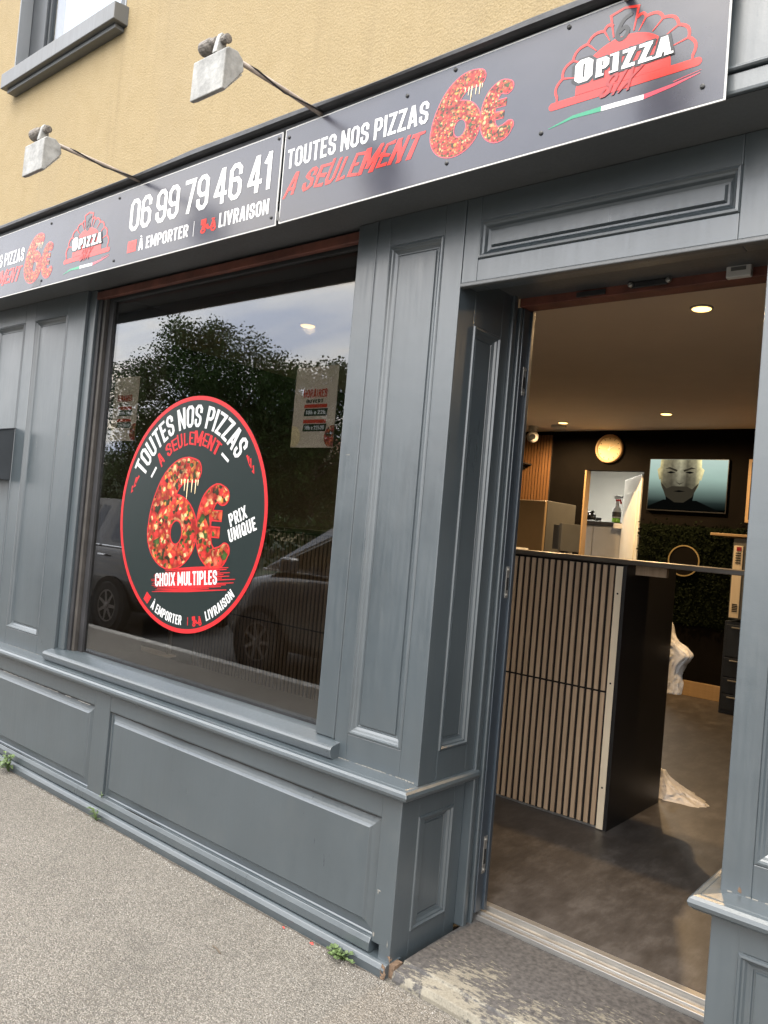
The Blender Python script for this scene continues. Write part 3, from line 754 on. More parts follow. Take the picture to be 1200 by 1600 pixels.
for i in range(n + 1):
    x = -6.2 + 6.9 * i / n
    wob = .012 * noise.noise((x * 1.3, 3.3, 0)) + .006 * noise.noise((x * 4.1, 1.3, 0)) + .006 * max(0, math.sin(x * 2.2 + 1))
    for j, (y, z) in enumerate(prof):
        k = 1 if j > 2 else .25
        vs.append((x, y + wob * .4 * k, z + wob * k))
q = len(prof); fs = [(i * q + j, (i + 1) * q + j, (i + 1) * q + (j + 1) % q, i * q + (j + 1) % q) for i in range(n) for j in range(q)]
cp.add(vs, fs + [tuple(range(q)), tuple(range(n * q, (n + 1) * q))[::-1]]); cp.build('fascia_cap', 'cap_metal', fa)
m = MB(); m.box(-6.2, .7, -.235, -.196, FT - .02, FT + .0005); m.build('fascia_drip', 'cap_metal', fa, .003)
# filler and chipped paint, flat marks on the joinery
def marks(parent, name, material, items):
    for pts in items:
        m = MB(); m.poly(pts); m.build(name, material, parent)
rr = random.Random(11)
def blot(x, y, z, a, b_, ax='front'):
    n = 7; out = []
    for k in range(n):
        t = 2 * math.pi * k / n; r_ = rr.uniform(.5, 1.1)
        dx, dz = a * r_ * math.cos(t), b_ * r_ * math.sin(t)
        out.append((x + dx, y, z + dz) if ax == 'front' else (x, y + dx, z + dz) if ax == 'side' else (x + dx, y + dz, z))
    return out
marks(shop, 'paint_chip', 'filler', [blot(-1.672, -.0412, .262, .012, .003), blot(-1.676, -.0412, .255, .003, .008), blot(-1.618, -.0412, .10, .002, .013),
    blot(-2.035, .0034, 1.76, .022, .002), blot(-4.11, -.0006, 1.86, .02, .002), blot(-1.68, -.0412, .11, .005, .010)])
def filler_line(path, hw, seed=1):
    r2 = random.Random(seed); m = MB(); n = 26
    for i in range(n):
        if r2.random() < .28: continue
        a, c_ = i / n, (i + r2.uniform(.7, 1.0)) / n
        A = [p0 + (p1 - p0) * a for p0, p1 in zip(*path)]; B_ = [p0 + (p1 - p0) * c_ for p0, p1 in zip(*path)]
        h0, h1 = hw * r2.uniform(.4, 1.2), hw * r2.uniform(.4, 1.2)
        m.add([(A[0], A[1], A[2] - h0), (B_[0], B_[1], B_[2] - h1), (B_[0], B_[1], B_[2] + h1), (A[0], A[1], A[2] + h0)], [(0, 1, 2, 3)])
    m.build('filler_line', 'filler', shop)['kind'] = 'stuff'
filler_line(((-1.96, -.0012, .640), (-1.59, -.0012, .640)), .0028, 2)
filler_line(((-.59, -.0012, .6405), (-.2, -.0012, .6405)), .0028, 3)
filler_line(((-4.6, -.0012, .640), (-4.1, -.0012, .640)), .002, 4)
filler_line(((-5.2, YR - .0022, .5005), (-3.56, YR - .0022, .5005)), .0016, 6)
marks(shop, 'bare_spot', 'wood_bare', [blot(-.545, -.0007, .652, .006, .009), blot(-1.598, -.0709, .022, .006, .016)])

# doorstep with its aluminium threshold
ds = thing('doorstep', (-1.1, .2, 0), 'worn concrete doorstep with flaking dark paint in the open doorway', 'doorstep')
m = MB(); n = 24; vs = []
pr_ = [(-.055, -.02), (-.058, .012), (-.050, .034), (.0, .040), (.006, .049), (.10, .052), (.43, .055), (.43, -.02)]
for i in range(n + 1):
    x = -1.577 + .98 * i / n; wv = .005 * noise.noise((x * 6, 0, 0))
    vs += [(x, y + (wv if y < .02 else 0), z + wv * .3) for y, z in pr_]
q = len(pr_); m.add(vs, [(i * q + j, (i + 1) * q + j, (i + 1) * q + (j + 1) % q, i * q + (j + 1) % q) for i in range(n) for j in range(q)] + [tuple(range(q)), tuple(range(n * q, (n + 1) * q))[::-1]])
m.build('step', 'worn_step', ds, .003)
for y0, y1, z1, mt in ((.4305, .452, .072, 'aluminium'), (.4525, .466, .078, 'aluminium'), (.4665, .492, .072, 'alu_dark'), (.4925, .525, .090, 'aluminium')):
    m = MB(); m.box(-1.638 if y0 > .45 else -1.60, -.55, y0, y1, .03, z1); m.build('threshold_strip', mt, ds, .002)

# ================================================================== SHOP INTERIOR
FZ, CZ, YB = .09, 2.785, 6.0
m = MB(); m.box(-5.3, .5, .526, YB, FZ - .1, FZ); struct(m.build('shop_floor', 'vinyl_floor'))
m = MB(); m.box(-5.4, .6, .461, YB + .1, CZ, CZ + .12); struct(m.build('shop_ceiling', 'ceiling'))
m = MB(); m.box(-5.4, -5.3, .46, YB, 0, CZ); struct(m.build('wall_left', 'wall_dark'))
m = MB(); m.box(.5, .6, .46, YB, 0, CZ); struct(m.build('wall_right', 'wall_dark'))
KX0, KX1, KZ = -3.955, -3.285, 2.345
m = MB(); m.box(-5.4, KX0, YB, YB + .1, 0, CZ); m.box(KX1, .6, YB, YB + .1, 0, CZ); m.box(KX0, KX1, YB, YB + .1, KZ, CZ)
bw = struct(m.build('wall_back', 'wall_black'))
m = MB(); m.box(KX1 + .05, .4, YB - .018, YB, FZ, FZ + .15); m.build('skirting', 'pine', bw, .003)
m = MB(); m.box(KX0, KX0 + .02, YB - .01, YB + .1, FZ, KZ); m.build('door_trim', 'pine', bw, .002)
# kitchen behind
m = MB(); m.box(-6.2, -2.4, YB + .1, 9.3, FZ - .1, FZ); struct(m.build('kitchen_floor', 'vinyl_floor'))
m = MB(); m.box(-6.2, -2.4, 9.3, 9.4, 0, CZ); m.box(-6.3, -6.2, YB + .1, 9.4, 0, CZ); m.box(-2.4, -2.3, YB + .1, 9.4, 0, CZ); struct(m.build('kitchen_wall', 'kitchen_wall'))
m = MB(); m.box(-6.3, -2.3, YB + .1005, 9.4, CZ, CZ + .1); struct(m.build('kitchen_ceiling', 'ceiling'))
# white door leaf standing ajar in the kitchen doorway
kd = thing('kitchen_door', (KX1 - .02, YB + .1, FZ), 'white panelled door standing open to the kitchen behind the shop', 'door')
def leaf_pt(t, d): # along leaf, thickness
    dx, dy = -.54, .80; l_ = math.hypot(dx, dy); ux, uy = dx / l_, dy / l_
    return (KX1 - .02 + ux * t - uy * d, YB + .11 + uy * t + ux * d)
def leaf_box(m, t0, t1, d0, d1, z0, z1):
    a = [leaf_pt(t0, d0), leaf_pt(t1, d0), leaf_pt(t1, d1), leaf_pt(t0, d1)]
    m.prism(a, z0, z1, 'z')
m = MB(); leaf_box(m, 0, .9, 0, .04, FZ + .01, 2.32); m.build('leaf', 'door_white', kd, .003)
for z0, z1 in ((.25, 1.0), (1.1, 2.15)):
    m = MB(); leaf_box(m, .12, .78, .0405, .05, z0, z1); m.build('panel', 'door_white', kd, .004)
m = MB(); leaf_box(m, .82, .86, .0405, .09, 1.08, 1.10); m.build('handle', 'steel', kd, .003)
kc = thing('kitchen_cabinet', (-4.1, 7.0, FZ), 'tall grey two door cabinet seen through the kitchen doorway', 'cabinet')
m = MB(); m.box(-5.2, -3.86, 6.92, 7.5, FZ, 1.77); m.build('carcass', 'kitchen_cabinet', kc, .003)
for x0, x1 in ((-5.19, -4.66), (-4.65, -4.232), (-4.222, -3.87)):
    m = MB(); m.box(x0, x1, 6.90, 6.9195, FZ + .1, 1.75); m.build('door', 'kitchen_cabinet', kc, .003)
m = MB(); m.box(-5.2, -3.85, 6.88, 7.5, 1.7705, 1.815); m.build('worktop', 'wall_dark', kc, .003)
sp = thing('spray_bottle', (-3.985, 7.0, 1.8155), 'clear spray bottle of green cleaner on the kitchen cabinet', 'bottle')
B0 = (-3.985, 7.0, 1.8155)
m = MB(); m.lathe([(.048, 0), (.05, .01), (.05, .055)], B0, 'z', 16); m.build('liquid', 'green_liquid', sp, smooth=True)
m = MB(); m.lathe([(.052, .056), (.052, .13), (.045, .17), (.022, .20), (.018, .25), (.018, .26)], B0, 'z', 16); m.build('bottle', 'white_plastic', sp, smooth=True)
m = MB(); m.lathe([(.053, .07), (.053, .13)], B0, 'z', 16); m.build('label', 'wall_dark', sp)
m = MB(); m.lathe([(.022, .26), (.022, .285)], B0, 'z', 12); m.build('collar', 'ink_red', sp)
m = MB(); m.prism([(-4.02, 2.102), (-3.93, 2.11), (-3.925, 2.135), (-4.0, 2.15), (-4.025, 2.14)], 6.985, 7.015, 'y'); m.build('nozzle', 'white_plastic', sp, .002)
m = MB(); m.prism([(-3.962, 2.1), (-3.945, 2.1), (-3.93, 2.05), (-3.945, 2.045)], 6.992, 7.008, 'y'); m.build('trigger', 'ink_red', sp)
m = MB(); rr = random.Random(9)
for k in range(16): m.tube([(-4.45 + rr.uniform(-.16, .2), 7.05 + rr.uniform(-.1, .1), 1.84 + rr.uniform(0, .09)) for _ in range(4)], .02, 6)
tag(m.build('coiled_cable', 'dark_plastic', smooth=True), 'tangle of black cable on the kitchen cabinet', 'cable')
# small white tray beside the bottle
tray = MB(); tray.box(-3.92, -3.68, 6.78, 6.87, 1.74, 1.80)
tag(tray.build('white_box', 'white_plastic', None, .004), 'small white box at the edge of the kitchen cabinet', 'box')
kl = thing('kitchen_lamp', (-4.6, 7.6, CZ), 'square ceiling lamp lighting the kitchen', 'lamp')
m = MB(); m.box(-4.9, -4.3, 7.3, 7.9, CZ - .04, CZ - .001); m.build('housing', 'white_plastic', kl, .004)
m = MB(); m.box(-4.88, -4.32, 7.32, 7.88, CZ - .046, CZ - .0405); m.build('diffuser', 'kitchen_glow', kl)
# counter with slatted front
ct = thing('counter', (-3.2, 1.95, FZ), 'tall shop counter with vertical oak slats and black end panel', 'counter')
CX0, CX1, CY0, CY1, CT = -5.0, -1.585, 1.645, 2.33, 1.42
m = MB(); m.box(CX0, CX1 - .055, CY0, CY0 + .02, FZ + .012, CT - .002); m.build('felt_backing', 'felt', ct)
m = MB(); m.box(CX0, CX1 - .02, CY0 + .0205, CY1, FZ + .005, CT - .002); m.build('body', 'counter_black', ct)
m = MB(); m.box(CX1 - .018, CX1, CY0 + .002, CY1 + .01, FZ, CT - .002); m.build('end_panel', 'counter_black', ct, .002)
m = MB(); m.box(CX1 - .054, CX1 - .0185, CY0 - .014, CY0 + .0195, FZ + .004, CT - .012); st = m.build('corner_strip', 'cream_strip', ct, .002)
m = MB(); m.box(CX1 - .0182, CX1 + .001, CY0 - .013, CY0 + .0015, FZ + .002, CT - .01); m.build('end_trim', 'counter_black', ct, .001)
for z in (.30, .82, 1.27):
    m = MB(); m.lathe([(.005, 0), (.005, -.002)], (CX1 - .036, CY0 - .0142, z), 'y', 8); m.build('screw', 'screw', st)
m = MB(); m.box(CX0, CX1 - .056, CY0 - .006, CY0 - .0005, FZ + .002, FZ + .011); m.build('base_trim', 'aluminium', ct)
JZ = .772; PITCH, SW = .0372, .0222
up = MB(); up.box(-SW / 2, SW / 2, -.008, 0, 0, CT - .012 - JZ - .004)
lo = MB(); lo.box(-SW / 2, SW / 2, -.008, 0, 0, JZ - .004 - FZ - .016)
src_u = src_l = None; x = CX1 - .055 - .022; k = 0
while x > CX0 + .02 and k < 90:
    if src_u is None:
        up.v = [(a + x, c_ + CY0 - .0005, d + JZ + .004) for a, c_, d in up.v]; src_u = up.build('slat', 'slat_oak', ct, .0012)
        lo.v = [(a + x, c_ + CY0 - .0005, d + FZ + .014) for a, c_, d in lo.v]; src_l = lo.build('slat', 'slat_oak', ct, .0012)
    else:
        for s_ in (src_u, src_l):
            wl = WL[s_.name].copy(); wl.x = x; inst('slat', s_, wl, ct)
    x -= PITCH; k += 1
m = MB(); m.box(CX0, -.62, CY0 - .03, CY0 + .30, CT, CT + .024); m.build('counter_top', 'counter_top', ct, .003)
m = MB(); m.box(CX1 + .001, CX1 + .16, CY0 + .10, CY0 + .13, CT - .05, CT - .001); m.build('support_rail', 'slat_oak', ct, .002)
pp = MB(); pp.box(-2.48, -2.30, CY0 + .08, CY0 + .26, CT + .0245, CT + .034)
tag(pp.build('paper_pad', 'paper_white', None, .001), 'white pad of paper lying on the counter top', 'paper')
# fridge behind the counter
fr = thing('fridge', (-3.9, 4.8, FZ), 'steel fridge standing behind the slatted counter', 'fridge')
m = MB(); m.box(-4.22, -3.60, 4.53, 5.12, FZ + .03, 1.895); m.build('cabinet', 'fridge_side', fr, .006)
m = MB(); m.box(-4.22, -3.602, 4.485, 4.528, FZ + .06, 1.89); dr = m.build('door', 'fridge_front_lit', fr, .008)
m = MB(); m.tube([(-4.16, 4.47, .8), (-4.16, 4.445, .82), (-4.16, 4.445, 1.3), (-4.16, 4.47, 1.32)], .012, 8); m.build('handle', 'steel', dr, smooth=True)
m = MB(); m.box(-4.20, -3.62, 4.5, 5.1, FZ, FZ + .03); m.build('plinth', 'dark_plastic', fr)
ps = thing('pos_screen', (-2.36, 2.55, CT), 'grey touch screen seen edge on behind the counter', 'screen')
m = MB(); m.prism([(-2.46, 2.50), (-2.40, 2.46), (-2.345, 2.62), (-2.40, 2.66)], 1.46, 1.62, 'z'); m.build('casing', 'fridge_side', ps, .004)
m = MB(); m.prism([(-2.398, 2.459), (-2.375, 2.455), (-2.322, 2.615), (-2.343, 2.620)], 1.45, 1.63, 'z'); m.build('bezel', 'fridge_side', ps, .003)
m = MB(); m.box(-2.42, -2.38, 2.53, 2.57, 1.33, 1.46); m.build('stand', 'dark_plastic', ps)
# slatted panel on the back wall
wp = thing('wall_panel', (-4.65, YB, 1.0), 'warm wood slatted panel on the back wall below the security camera', 'wall panel')
m = MB(); m.box(-5.28, -4.38, YB - .012, YB - .001, .1, 2.74); m.build('backing', 'felt', wp)
sl = None
for k in range(23):
    x = -4.40 - k * .038
    if sl is None:
        m = MB(); m.box(x - .013, x + .013, YB - .026, YB - .0125, .1, 2.74); sl = m.build('slat', 'slat_wall', wp, .001)
    else: inst('slat', sl, Vector((x, *WL[sl.name][1:])), wp)
sb = thing('shelf_bracket', (-4.8, YB - .1, 2.36), 'small dark bracket on the slatted wall panel', 'bracket')
m = MB(); m.prism([(YB - .20, 2.385), (YB - .027, 2.385), (YB - .027, 2.33), (YB - .05, 2.36)], -4.78, -4.70); m.build('arm', 'dark_plastic', sb)
m = MB(); m.box(-5.05, -4.62, YB - .21, YB - .03, 2.386, 2.40); m.build('shelf', 'dark_plastic', sb, .002)
# security camera
sc_ = thing('security_camera', (-4.5, 5.75, 2.7), 'white dome security camera at the ceiling above the wood panel', 'camera')
c0 = Vector((-4.43, 5.6, 2.665))
m = MB(); m.lathe([(.055, .119), (.055, .075), (.05, .065)], c0, 'z', 20); m.build('mount', 'white_plastic', sc_, smooth=False)
m = MB(); m.lathe([(.001, -.068)] + [(.066 * math.sin(a), -.066 * math.cos(a)) for a in [math.pi * k / 12 for k in range(1, 11)]] + [(.02, .062)], c0, 'z', 20); m.build('head', 'white_plastic', sc_, smooth=True)
d = (CAM_POS - c0).normalized()
m = MB(); m.tube([c0 + d * .055, c0 + d * .068], .032, 16); m.build('lens', 'dark_plastic', sc_)
sd = thing('smoke_detector', (-4.2, 5.6, CZ), 'flat white detector on the ceiling beside the camera', 'detector')
m = MB(); m.lathe([(.08, -.001), (.08, -.025), (.06, -.035)], (-4.12, 5.6, CZ), 'z', 20); m.build('body', 'white_plastic', sd, smooth=False)
# clock
cl = thing('wall_clock', (-3.685, YB - .02, 2.40), 'round wooden wall clock high on the dark back wall', 'clock')
CC = (-3.687, YB - .001, 2.582)
m = MB(); m.lathe([(.158, 0), (.158, -.03), (.148, -.040), (.134, -.036), (.130, -.016)], CC, 'y', 40); m.build('rim', 'pine', cl, smooth=True)
m = MB(); m.lathe([(.130, -.0165), (.129, -.018)], CC, 'y', 40); m.build('dial', 'clock_face', cl)
for k in range(12):
    a = k * math.pi / 6; m = MB(); r0, r1 = .105, .121
    u = Vector((math.sin(a), math.cos(a))); v_ = Vector((u.y, -u.x)) * .004
    m.poly([(CC[0] + u.x * r0 + v_.x, CC[1] - .0185, CC[2] + u.y * r0 + v_.y), (CC[0] + u.x * r1 + v_.x, CC[1] - .0185, CC[2] + u.y * r1 + v_.y), (CC[0] + u.x * r1 - v_.x, CC[1] - .0185, CC[2] + u.y * r1 - v_.y), (CC[0] + u.x * r0 - v_.x, CC[1] - .0185, CC[2] + u.y * r0 - v_.y)])
    m.build('hour_mark', 'wall_black', cl)
for a, r1, hw in ((1.05, .10, .005), (.12, .06, .006)):
    m = MB(); u = Vector((math.sin(a), math.cos(a))); v_ = Vector((u.y, -u.x)) * hw
    m.poly([(CC[0] + u.x * -.02 + v_.x, CC[1] - .02, CC[2] - u.y * .02 + v_.y), (CC[0] + u.x * r1, CC[1] - .02, CC[2] + u.y * r1), (CC[0] + u.x * -.02 - v_.x, CC[1] - .02, CC[2] - u.y * .02 - v_.y)])
    m.build('hand', 'paper_white', cl)
# television: a plain generic portrait of a man in dark clothes against a pale ground
TX0, TX1, TZ0, TZ1, TY = -3.205, -2.42, 1.945, 2.468, YB - .045
tv = thing('television', (-2.81, YB - .03, TZ0), 'wall television showing a man in a dark top before a pale green ground', 'television')
m = MB(); m.box(TX0 - .008, TX1 + .008, TY, YB - .002, TZ0 - .012, TZ1 + .008); m.build('casing', 'dark_plastic', tv, .004)
def screen_mat(name, fn):
    m_, nt, bs = _nodes(name); kit = node_kit(nt); L = kit[7]; N = kit[8]
    bs.inputs['Base Color'].default_value = (0, 0, 0, 1); bs.inputs['Roughness'].default_value = 1; bs.inputs['Specular IOR Level'].default_value = 0
    sep = N('ShaderNodeSeparateXYZ'); L(kit[5](), sep.inputs[0]); L(fn(kit, sep), bs.inputs['Emission Color']); bs.inputs['Emission Strength'].default_value = 1.0
def _bg(kit, sep):
    t = kit[6]('MULTIPLY', kit[6]('SUBTRACT', sep.outputs['Z'], TZ0), 1 / (TZ1 - TZ0))
    c = kit[2](t, [(.02, (0, 0, 0)), (.16, (.008, .012, .011)), (.36, (.06, .085, .075)), (.64, (.17, .235, .205)), (1, (.235, .30, .27))])
    return kit[3](.25, c, kit[2](kit[0](kit[5]((1, 1, 3)), 4, 4), [(.3, (.03, .04, .036)), (.7, (.2, .26, .23))]), 'MULTIPLY')
screen_mat('screen_ground', _bg)
def _skin(kit, sep):
    t = kit[6]('ADD', kit[6]('MULTIPLY', sep.outputs['X'], 1 / .43), 2.885 / .43 + .5)
    c = kit[2](t, [(0, (.26, .22, .11)), (.10, (.09, .08, .05)), (.30, (.050, .044, .030)), (.50, (.14, .13, .09)), (.66, (.045, .04, .027)), (.86, (.11, .10, .065)), (1, (.40, .36, .19))])
    c = kit[3](.6, c, kit[2](kit[0](kit[5](), 26, 5), [(.3, (.35, .35, .35)), (.7, (1, 1, 1))]), 'MULTIPLY')
    z = kit[6]('MULTIPLY', kit[6]('SUBTRACT', sep.outputs['Z'], 2.03), 1 / .44)
    return kit[3](1.0, c, kit[2](z, [(0, (.12, .12, .12)), (.35, (.5, .5, .5)), (.7, (1, 1, 1)), (1, (1.5, 1.5, 1.4))]), 'MULTIPLY')
screen_mat('screen_portrait', _skin)
m = MB(); m.poly([(TX0, TY - .001, TZ0), (TX1, TY - .001, TZ0), (TX1, TY - .001, TZ1), (TX0, TY - .001, TZ1)]); m.build('screen', 'screen_ground', tv)
pic = thing_parent = tv
HX = -2.885
def art(name, mt, pts, lay): m = MB(); m.poly([(max(TX0 + .001, min(TX1 - .001, HX + x * 1.3)), TY - .001 - lay * .0006, max(TZ0 + .001, TZ1 - (TZ1 - z) * 1.2)) for x, z in pts]); return m.build(name, mt, tv)
art('screen_jacket', 'screen_dark', [(-.30, 1.80), (.36, 1.80), (.33, 1.98), (.27, 2.06), (.14, 2.12), (-.12, 2.12), (-.24, 2.06), (-.29, 1.98)], 1)
art('screen_neck', 'screen_dark', [(-.09, 2.05), (.0, 2.0), (.10, 2.05), (.12, 2.2), (-.11, 2.2)], 2)
art('screen_ear', 'screen_portrait', [(-.185, 2.38), (-.165, 2.40), (-.15, 2.38), (-.15, 2.30), (-.165, 2.29)], 2)
art('screen_ear', 'screen_portrait', [(.185, 2.38), (.165, 2.40), (.15, 2.38), (.15, 2.30), (.165, 2.29)], 2)
art('screen_face', 'screen_portrait', [(-.16, TZ1 - .001), (-.165, 2.36), (-.145, 2.24), (-.10, 2.15), (-.03, 2.105), (.04, 2.105), (.10, 2.15), (.145, 2.24), (.165, 2.36), (.16, TZ1 - .001)], 3)
art('screen_beard', 'screen_beard', [(-.15, 2.27), (-.10, 2.215), (-.06, 2.238), (.06, 2.238), (.10, 2.215), (.15, 2.27), (.105, 2.15), (.04, 2.10), (-.03, 2.10), (-.105, 2.15)], 4)
art('screen_mouth', 'screen_dark', [(-.045, 2.195), (0, 2.205), (.05, 2.195), (0, 2.188)], 5)
art('screen_nose_shade', 'screen_beard', [(-.03, 2.275), (0, 2.262), (.035, 2.275), (.0, 2.252)], 5)
for sx in (-1, 1):
    art('screen_brow', 'screen_beard', [(sx * .022, 2.378), (sx * .085, 2.402), (sx * .125, 2.388), (sx * .088, 2.388), (sx * .03, 2.363)], 5)
    art('screen_eye', 'screen_dark', [(sx * .038, 2.358), (sx * .075, 2.367), (sx * .108, 2.357), (sx * .075, 2.347)], 5)
# artificial hedge panel with a round emblem
hp = thing('hedge_panel', (-2.75, YB - .03, .85), 'dark artificial hedge panel covering the back wall below the television', 'wall panel')
m = MB(); m.box(-3.26, -1.5, YB - .02, YB - .001, .80, 1.79); m.build('backing', 'hedge', hp)
rr = random.Random(21); m = MB()
for k in range(5200):
    p = Vector((rr.uniform(-3.27, -1.5), YB - .022 - rr.random() * .05, rr.uniform(.79, 1.80) + (.05 * rr.random() if rr.random() < .3 else 0)))
    a = Vector((rr.uniform(-1, 1), rr.uniform(-.8, .1), rr.uniform(-1, 1))).normalized(); b_ = a.orthogonal().normalized()
    l_, w_ = rr.uniform(.018, .035), rr.uniform(.008, .014)
    m.add([p, p + a * l_ * .5 + b_ * w_, p + a * l_, p + a * l_ * .5 - b_ * w_], [(0, 1, 2, 3)])
o = m.build('leaves', 'hedge', hp); o['kind'] = 'stuff'
em = thing('round_emblem', (-2.735, YB - .09, 1.28), 'round gold rimmed emblem mounted on the hedge panel', 'emblem')
EC = (-2.768, YB - .085, 1.437)
m = MB(); m.lathe([(.158, 0), (.158, -.012), (.146, -.012), (.146, -.004)], EC, 'y', 40); m.build('rim', 'brass', em, smooth=False)
m = MB(); m.lathe([(.1455, -.003), (.1455, -.005)], EC, 'y', 40); m.build('disc', 'wall_black', em)

# oven, shelf and board at the right of the back wall
ov = thing('oven', (-1.8, 5.6, .9), 'beige metal oven with louvred side on the right of the back wall', 'oven')
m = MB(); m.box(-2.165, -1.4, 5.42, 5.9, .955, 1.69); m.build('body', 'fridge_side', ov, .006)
m = MB(); m.box(-2.155, -2.075, 5.412, 5.4195, .965, 1.62); m.build('side_strip', 'cream_strip', ov, .002)
for k in range(5):
    for z in (1.46, 1.02):
        m = MB(); m.box(-2.135, -2.09, 5.408, 5.4115, z + k * .022 * (1 if z > 1.2 else .7), z + .009 + k * .022 * (1 if z > 1.2 else .7)); m.build('louvre', 'gap_black', ov)
m = MB(); m.box(-2.13, -2.09, 5.407, 5.4115, 1.575, 1.61); m.build('display', 'ink_darkred', ov)
m = MB(); m.box(-2.0, -1.45, 5.38, 5.4195, 1.0, 1.45); m.build('door', 'dark_plastic', ov, .005)
sh = MB(); sh.box(-2.37, -1.3, 5.40, 5.98, 1.700, 1.725)
tag(sh.build('wood_shelf', 'pine', None, .003), 'thin wooden shelf above the oven', 'shelf')
bd = thing('menu_board', (-1.8, YB - .03, 1.8), 'wood framed board on the back wall at the edge of the doorway', 'board')
m = MB(); m.box(-2.235, -1.3, YB - .03, YB - .001, 1.86, 2.48); m.build('frame', 'pine', bd, .003)
m = MB(); m.box(-2.205, -1.33, YB - .034, YB - .0305, 1.89, 2.45); m.build('panel', 'wall_black', bd)
nd_ = thing('drawer_cabinet', (-2.0, 5.5, FZ), 'dark navy drawer cabinet under the oven', 'cabinet')
m = MB(); m.box(-2.19, -1.4, 5.43, 5.92, FZ, .93); m.build('carcass', 'navy_cabinet', nd_, .005)
for z0, z1 in ((.13, .27), (.28, .42), (.43, .60), (.61, .90)):
    m = MB(); m.box(-2.17, -1.42, 5.412, 5.4295, z0, z1); dd = m.build('drawer', 'navy_cabinet', nd_, .003)
    m = MB(); m.box(-2.12, -1.95, 5.395, 5.4115, z1 - .03, z1 - .018); m.build('handle', 'steel', dd, .002)
# downlights
def downlight(x, y, label, power):
    t = thing('ceiling_downlight', (x, y, CZ), label, 'downlight', 'recessed ceiling downlights')
    m = MB(); m.lathe([(.058, -.001), (.056, -.007), (.042, -.009), (.040, -.004)], (x, y, CZ), 'z', 24); m.build('rim', 'white_plastic', t, smooth=True)
    m = MB(); m.lathe([(.048, -.0100), (.044, -.0125)], (x, y, CZ), 'z', 20); m.build('bulb', 'lamp_glow', t)
    ld = bpy.data.lights.new('downlight_beam', 'SPOT'); ld.energy = power; ld.color = (1.0, .66, .33); ld.spot_size = math.radians(172); ld.spot_blend = .5; ld.shadow_soft_size = .04
    lo_ = bpy.data.objects.new('downlight_beam', ld); COL.objects.link(lo_); lo_.parent = t; lo_.location = (0, 0, -.02)
downlight(-1.425, 1.95, 'nearest lit downlight in the shop ceiling just inside the doorway', 85)
downlight(-3.96, 5.39, 'lit ceiling downlight close to the wood slatted wall panel', 85)
downlight(-2.73, 5.03, 'lit ceiling downlight in front of the television', 80)
downlight(-3.77, 1.39, 'lit ceiling downlight seen through the display window', 14)

# plastic bags: crumpled skins
def crumple(name, prof, label, mt, seed, amp, loc, rings=56, seg=84, fr=(1.6, 7.0)):
    """prof(t) -> (cx, cy, z, rx, ry): stack of uneven rings folded by ridged noise"""
    m = MB(); vs = []
    for i in range(rings + 1):
        t = i / rings; cx, cy, z, rx, ry = prof(t)
        for k in range(seg):
            a = 2 * math.pi * k / seg
            p = Vector((math.cos(a) * fr[0], math.sin(a) * fr[0], z * fr[1] + seed))
            w_ = Vector((noise.noise(p * 1.1 + Vector((5, 0, 0))), noise.noise(p * 1.1 + Vector((0, 9, 0))), noise.noise(p * 1.1 + Vector((0, 0, 7))))) * .7
            q = (1 - abs(noise.noise(p + w_)) * 2.2) ** 3 + .45 * (1 - abs(noise.noise((p + w_) * 2.6)) * 2.2) - .6
            s_ = 1 + amp * q * min(1, t * 5 + .15)
            vs.append((loc[0] + cx + rx * math.cos(a) * s_, loc[1] + cy + ry * math.sin(a) * s_, loc[2] + (z + .016 * noise.noise(p * 1.4)) * min(1, .05 + t * 6) - .004 * (1 - t)))
    fs = [(i * seg + k, i * seg + (k + 1) % seg, (i + 1) * seg + (k + 1) % seg, (i + 1) * seg + k) for i in range(rings) for k in range(seg)]
    fs += [tuple(range(seg))[::-1], tuple(range(rings * seg, (rings + 1) * seg))]
    m.add(vs, fs); o = m.build(name, mt, smooth=True); tag(o, label, 'bag'); return o
def bagprof(t):
    z = .135 * t
    return (.03 - .115 * t ** .55, 0, z, .014 + .20 * (1 - t) ** 2.0, .02 + .10 * (1 - t) ** 1.1)
crumple('plastic_bag', bagprof, 'crumpled translucent plastic bag lying on the floor by the counter end', 'bag_film', 3.1, .26, (-1.55, 2.52, FZ), fr=(1.5, 10))
def hang(t):
    z = .40 * t
    wing = math.exp(-((t - .58) / .15) ** 2)
    return (-.03 * t + 0.042 * wing + .012 * math.sin(t * 7), 0, z, .088 - .02 * t - .04 * t ** 4 + .042 * wing, .05)
crumple('hanging_bag', hang, 'crumpled white bag hanging behind the counter end', 'bag_white', 9.4, .22, (-1.655, 2.52, .685), fr=(2.3, 5))

# ================================================================== WINDOW STICKER AND POSTERS
SX, SZ, SR, SY = -3.0935, 1.4845, .558, .0785
stk = thing('round_window_sticker', (SX, SY, SZ - SR), 'large round dark sticker with red rim on the display window', 'sticker')
smap = lambda u, v, l: (SX + u * SR, SY - .0006 - l, SZ + v * SR)
m = MB(); m.lathe([(SR, 0), (SR, -.0005)], (SX, SY + .0002, SZ), 'y', 96); m.build('disc', 'sticker_dark', stk)
m = MB(); stroke(m, [(.983 * math.cos(2 * math.pi * k / 96), .983 * math.sin(2 * math.pi * k / 96)) for k in range(96)], .0175, smap, .0002, True); m.build('rim', 'st_red', stk)
def arc(a0, a1, r0, r1):
    """text runs from angle a0 to a1 (deg); baseline radius r0, top radius r1"""
    return lambda u, v, l: smap((r0 + (r1 - r0) * v) * math.cos(math.radians(a0 + (a1 - a0) * u)), (r0 + (r1 - r0) * v) * math.sin(math.radians(a0 + (a1 - a0) * u)), l)
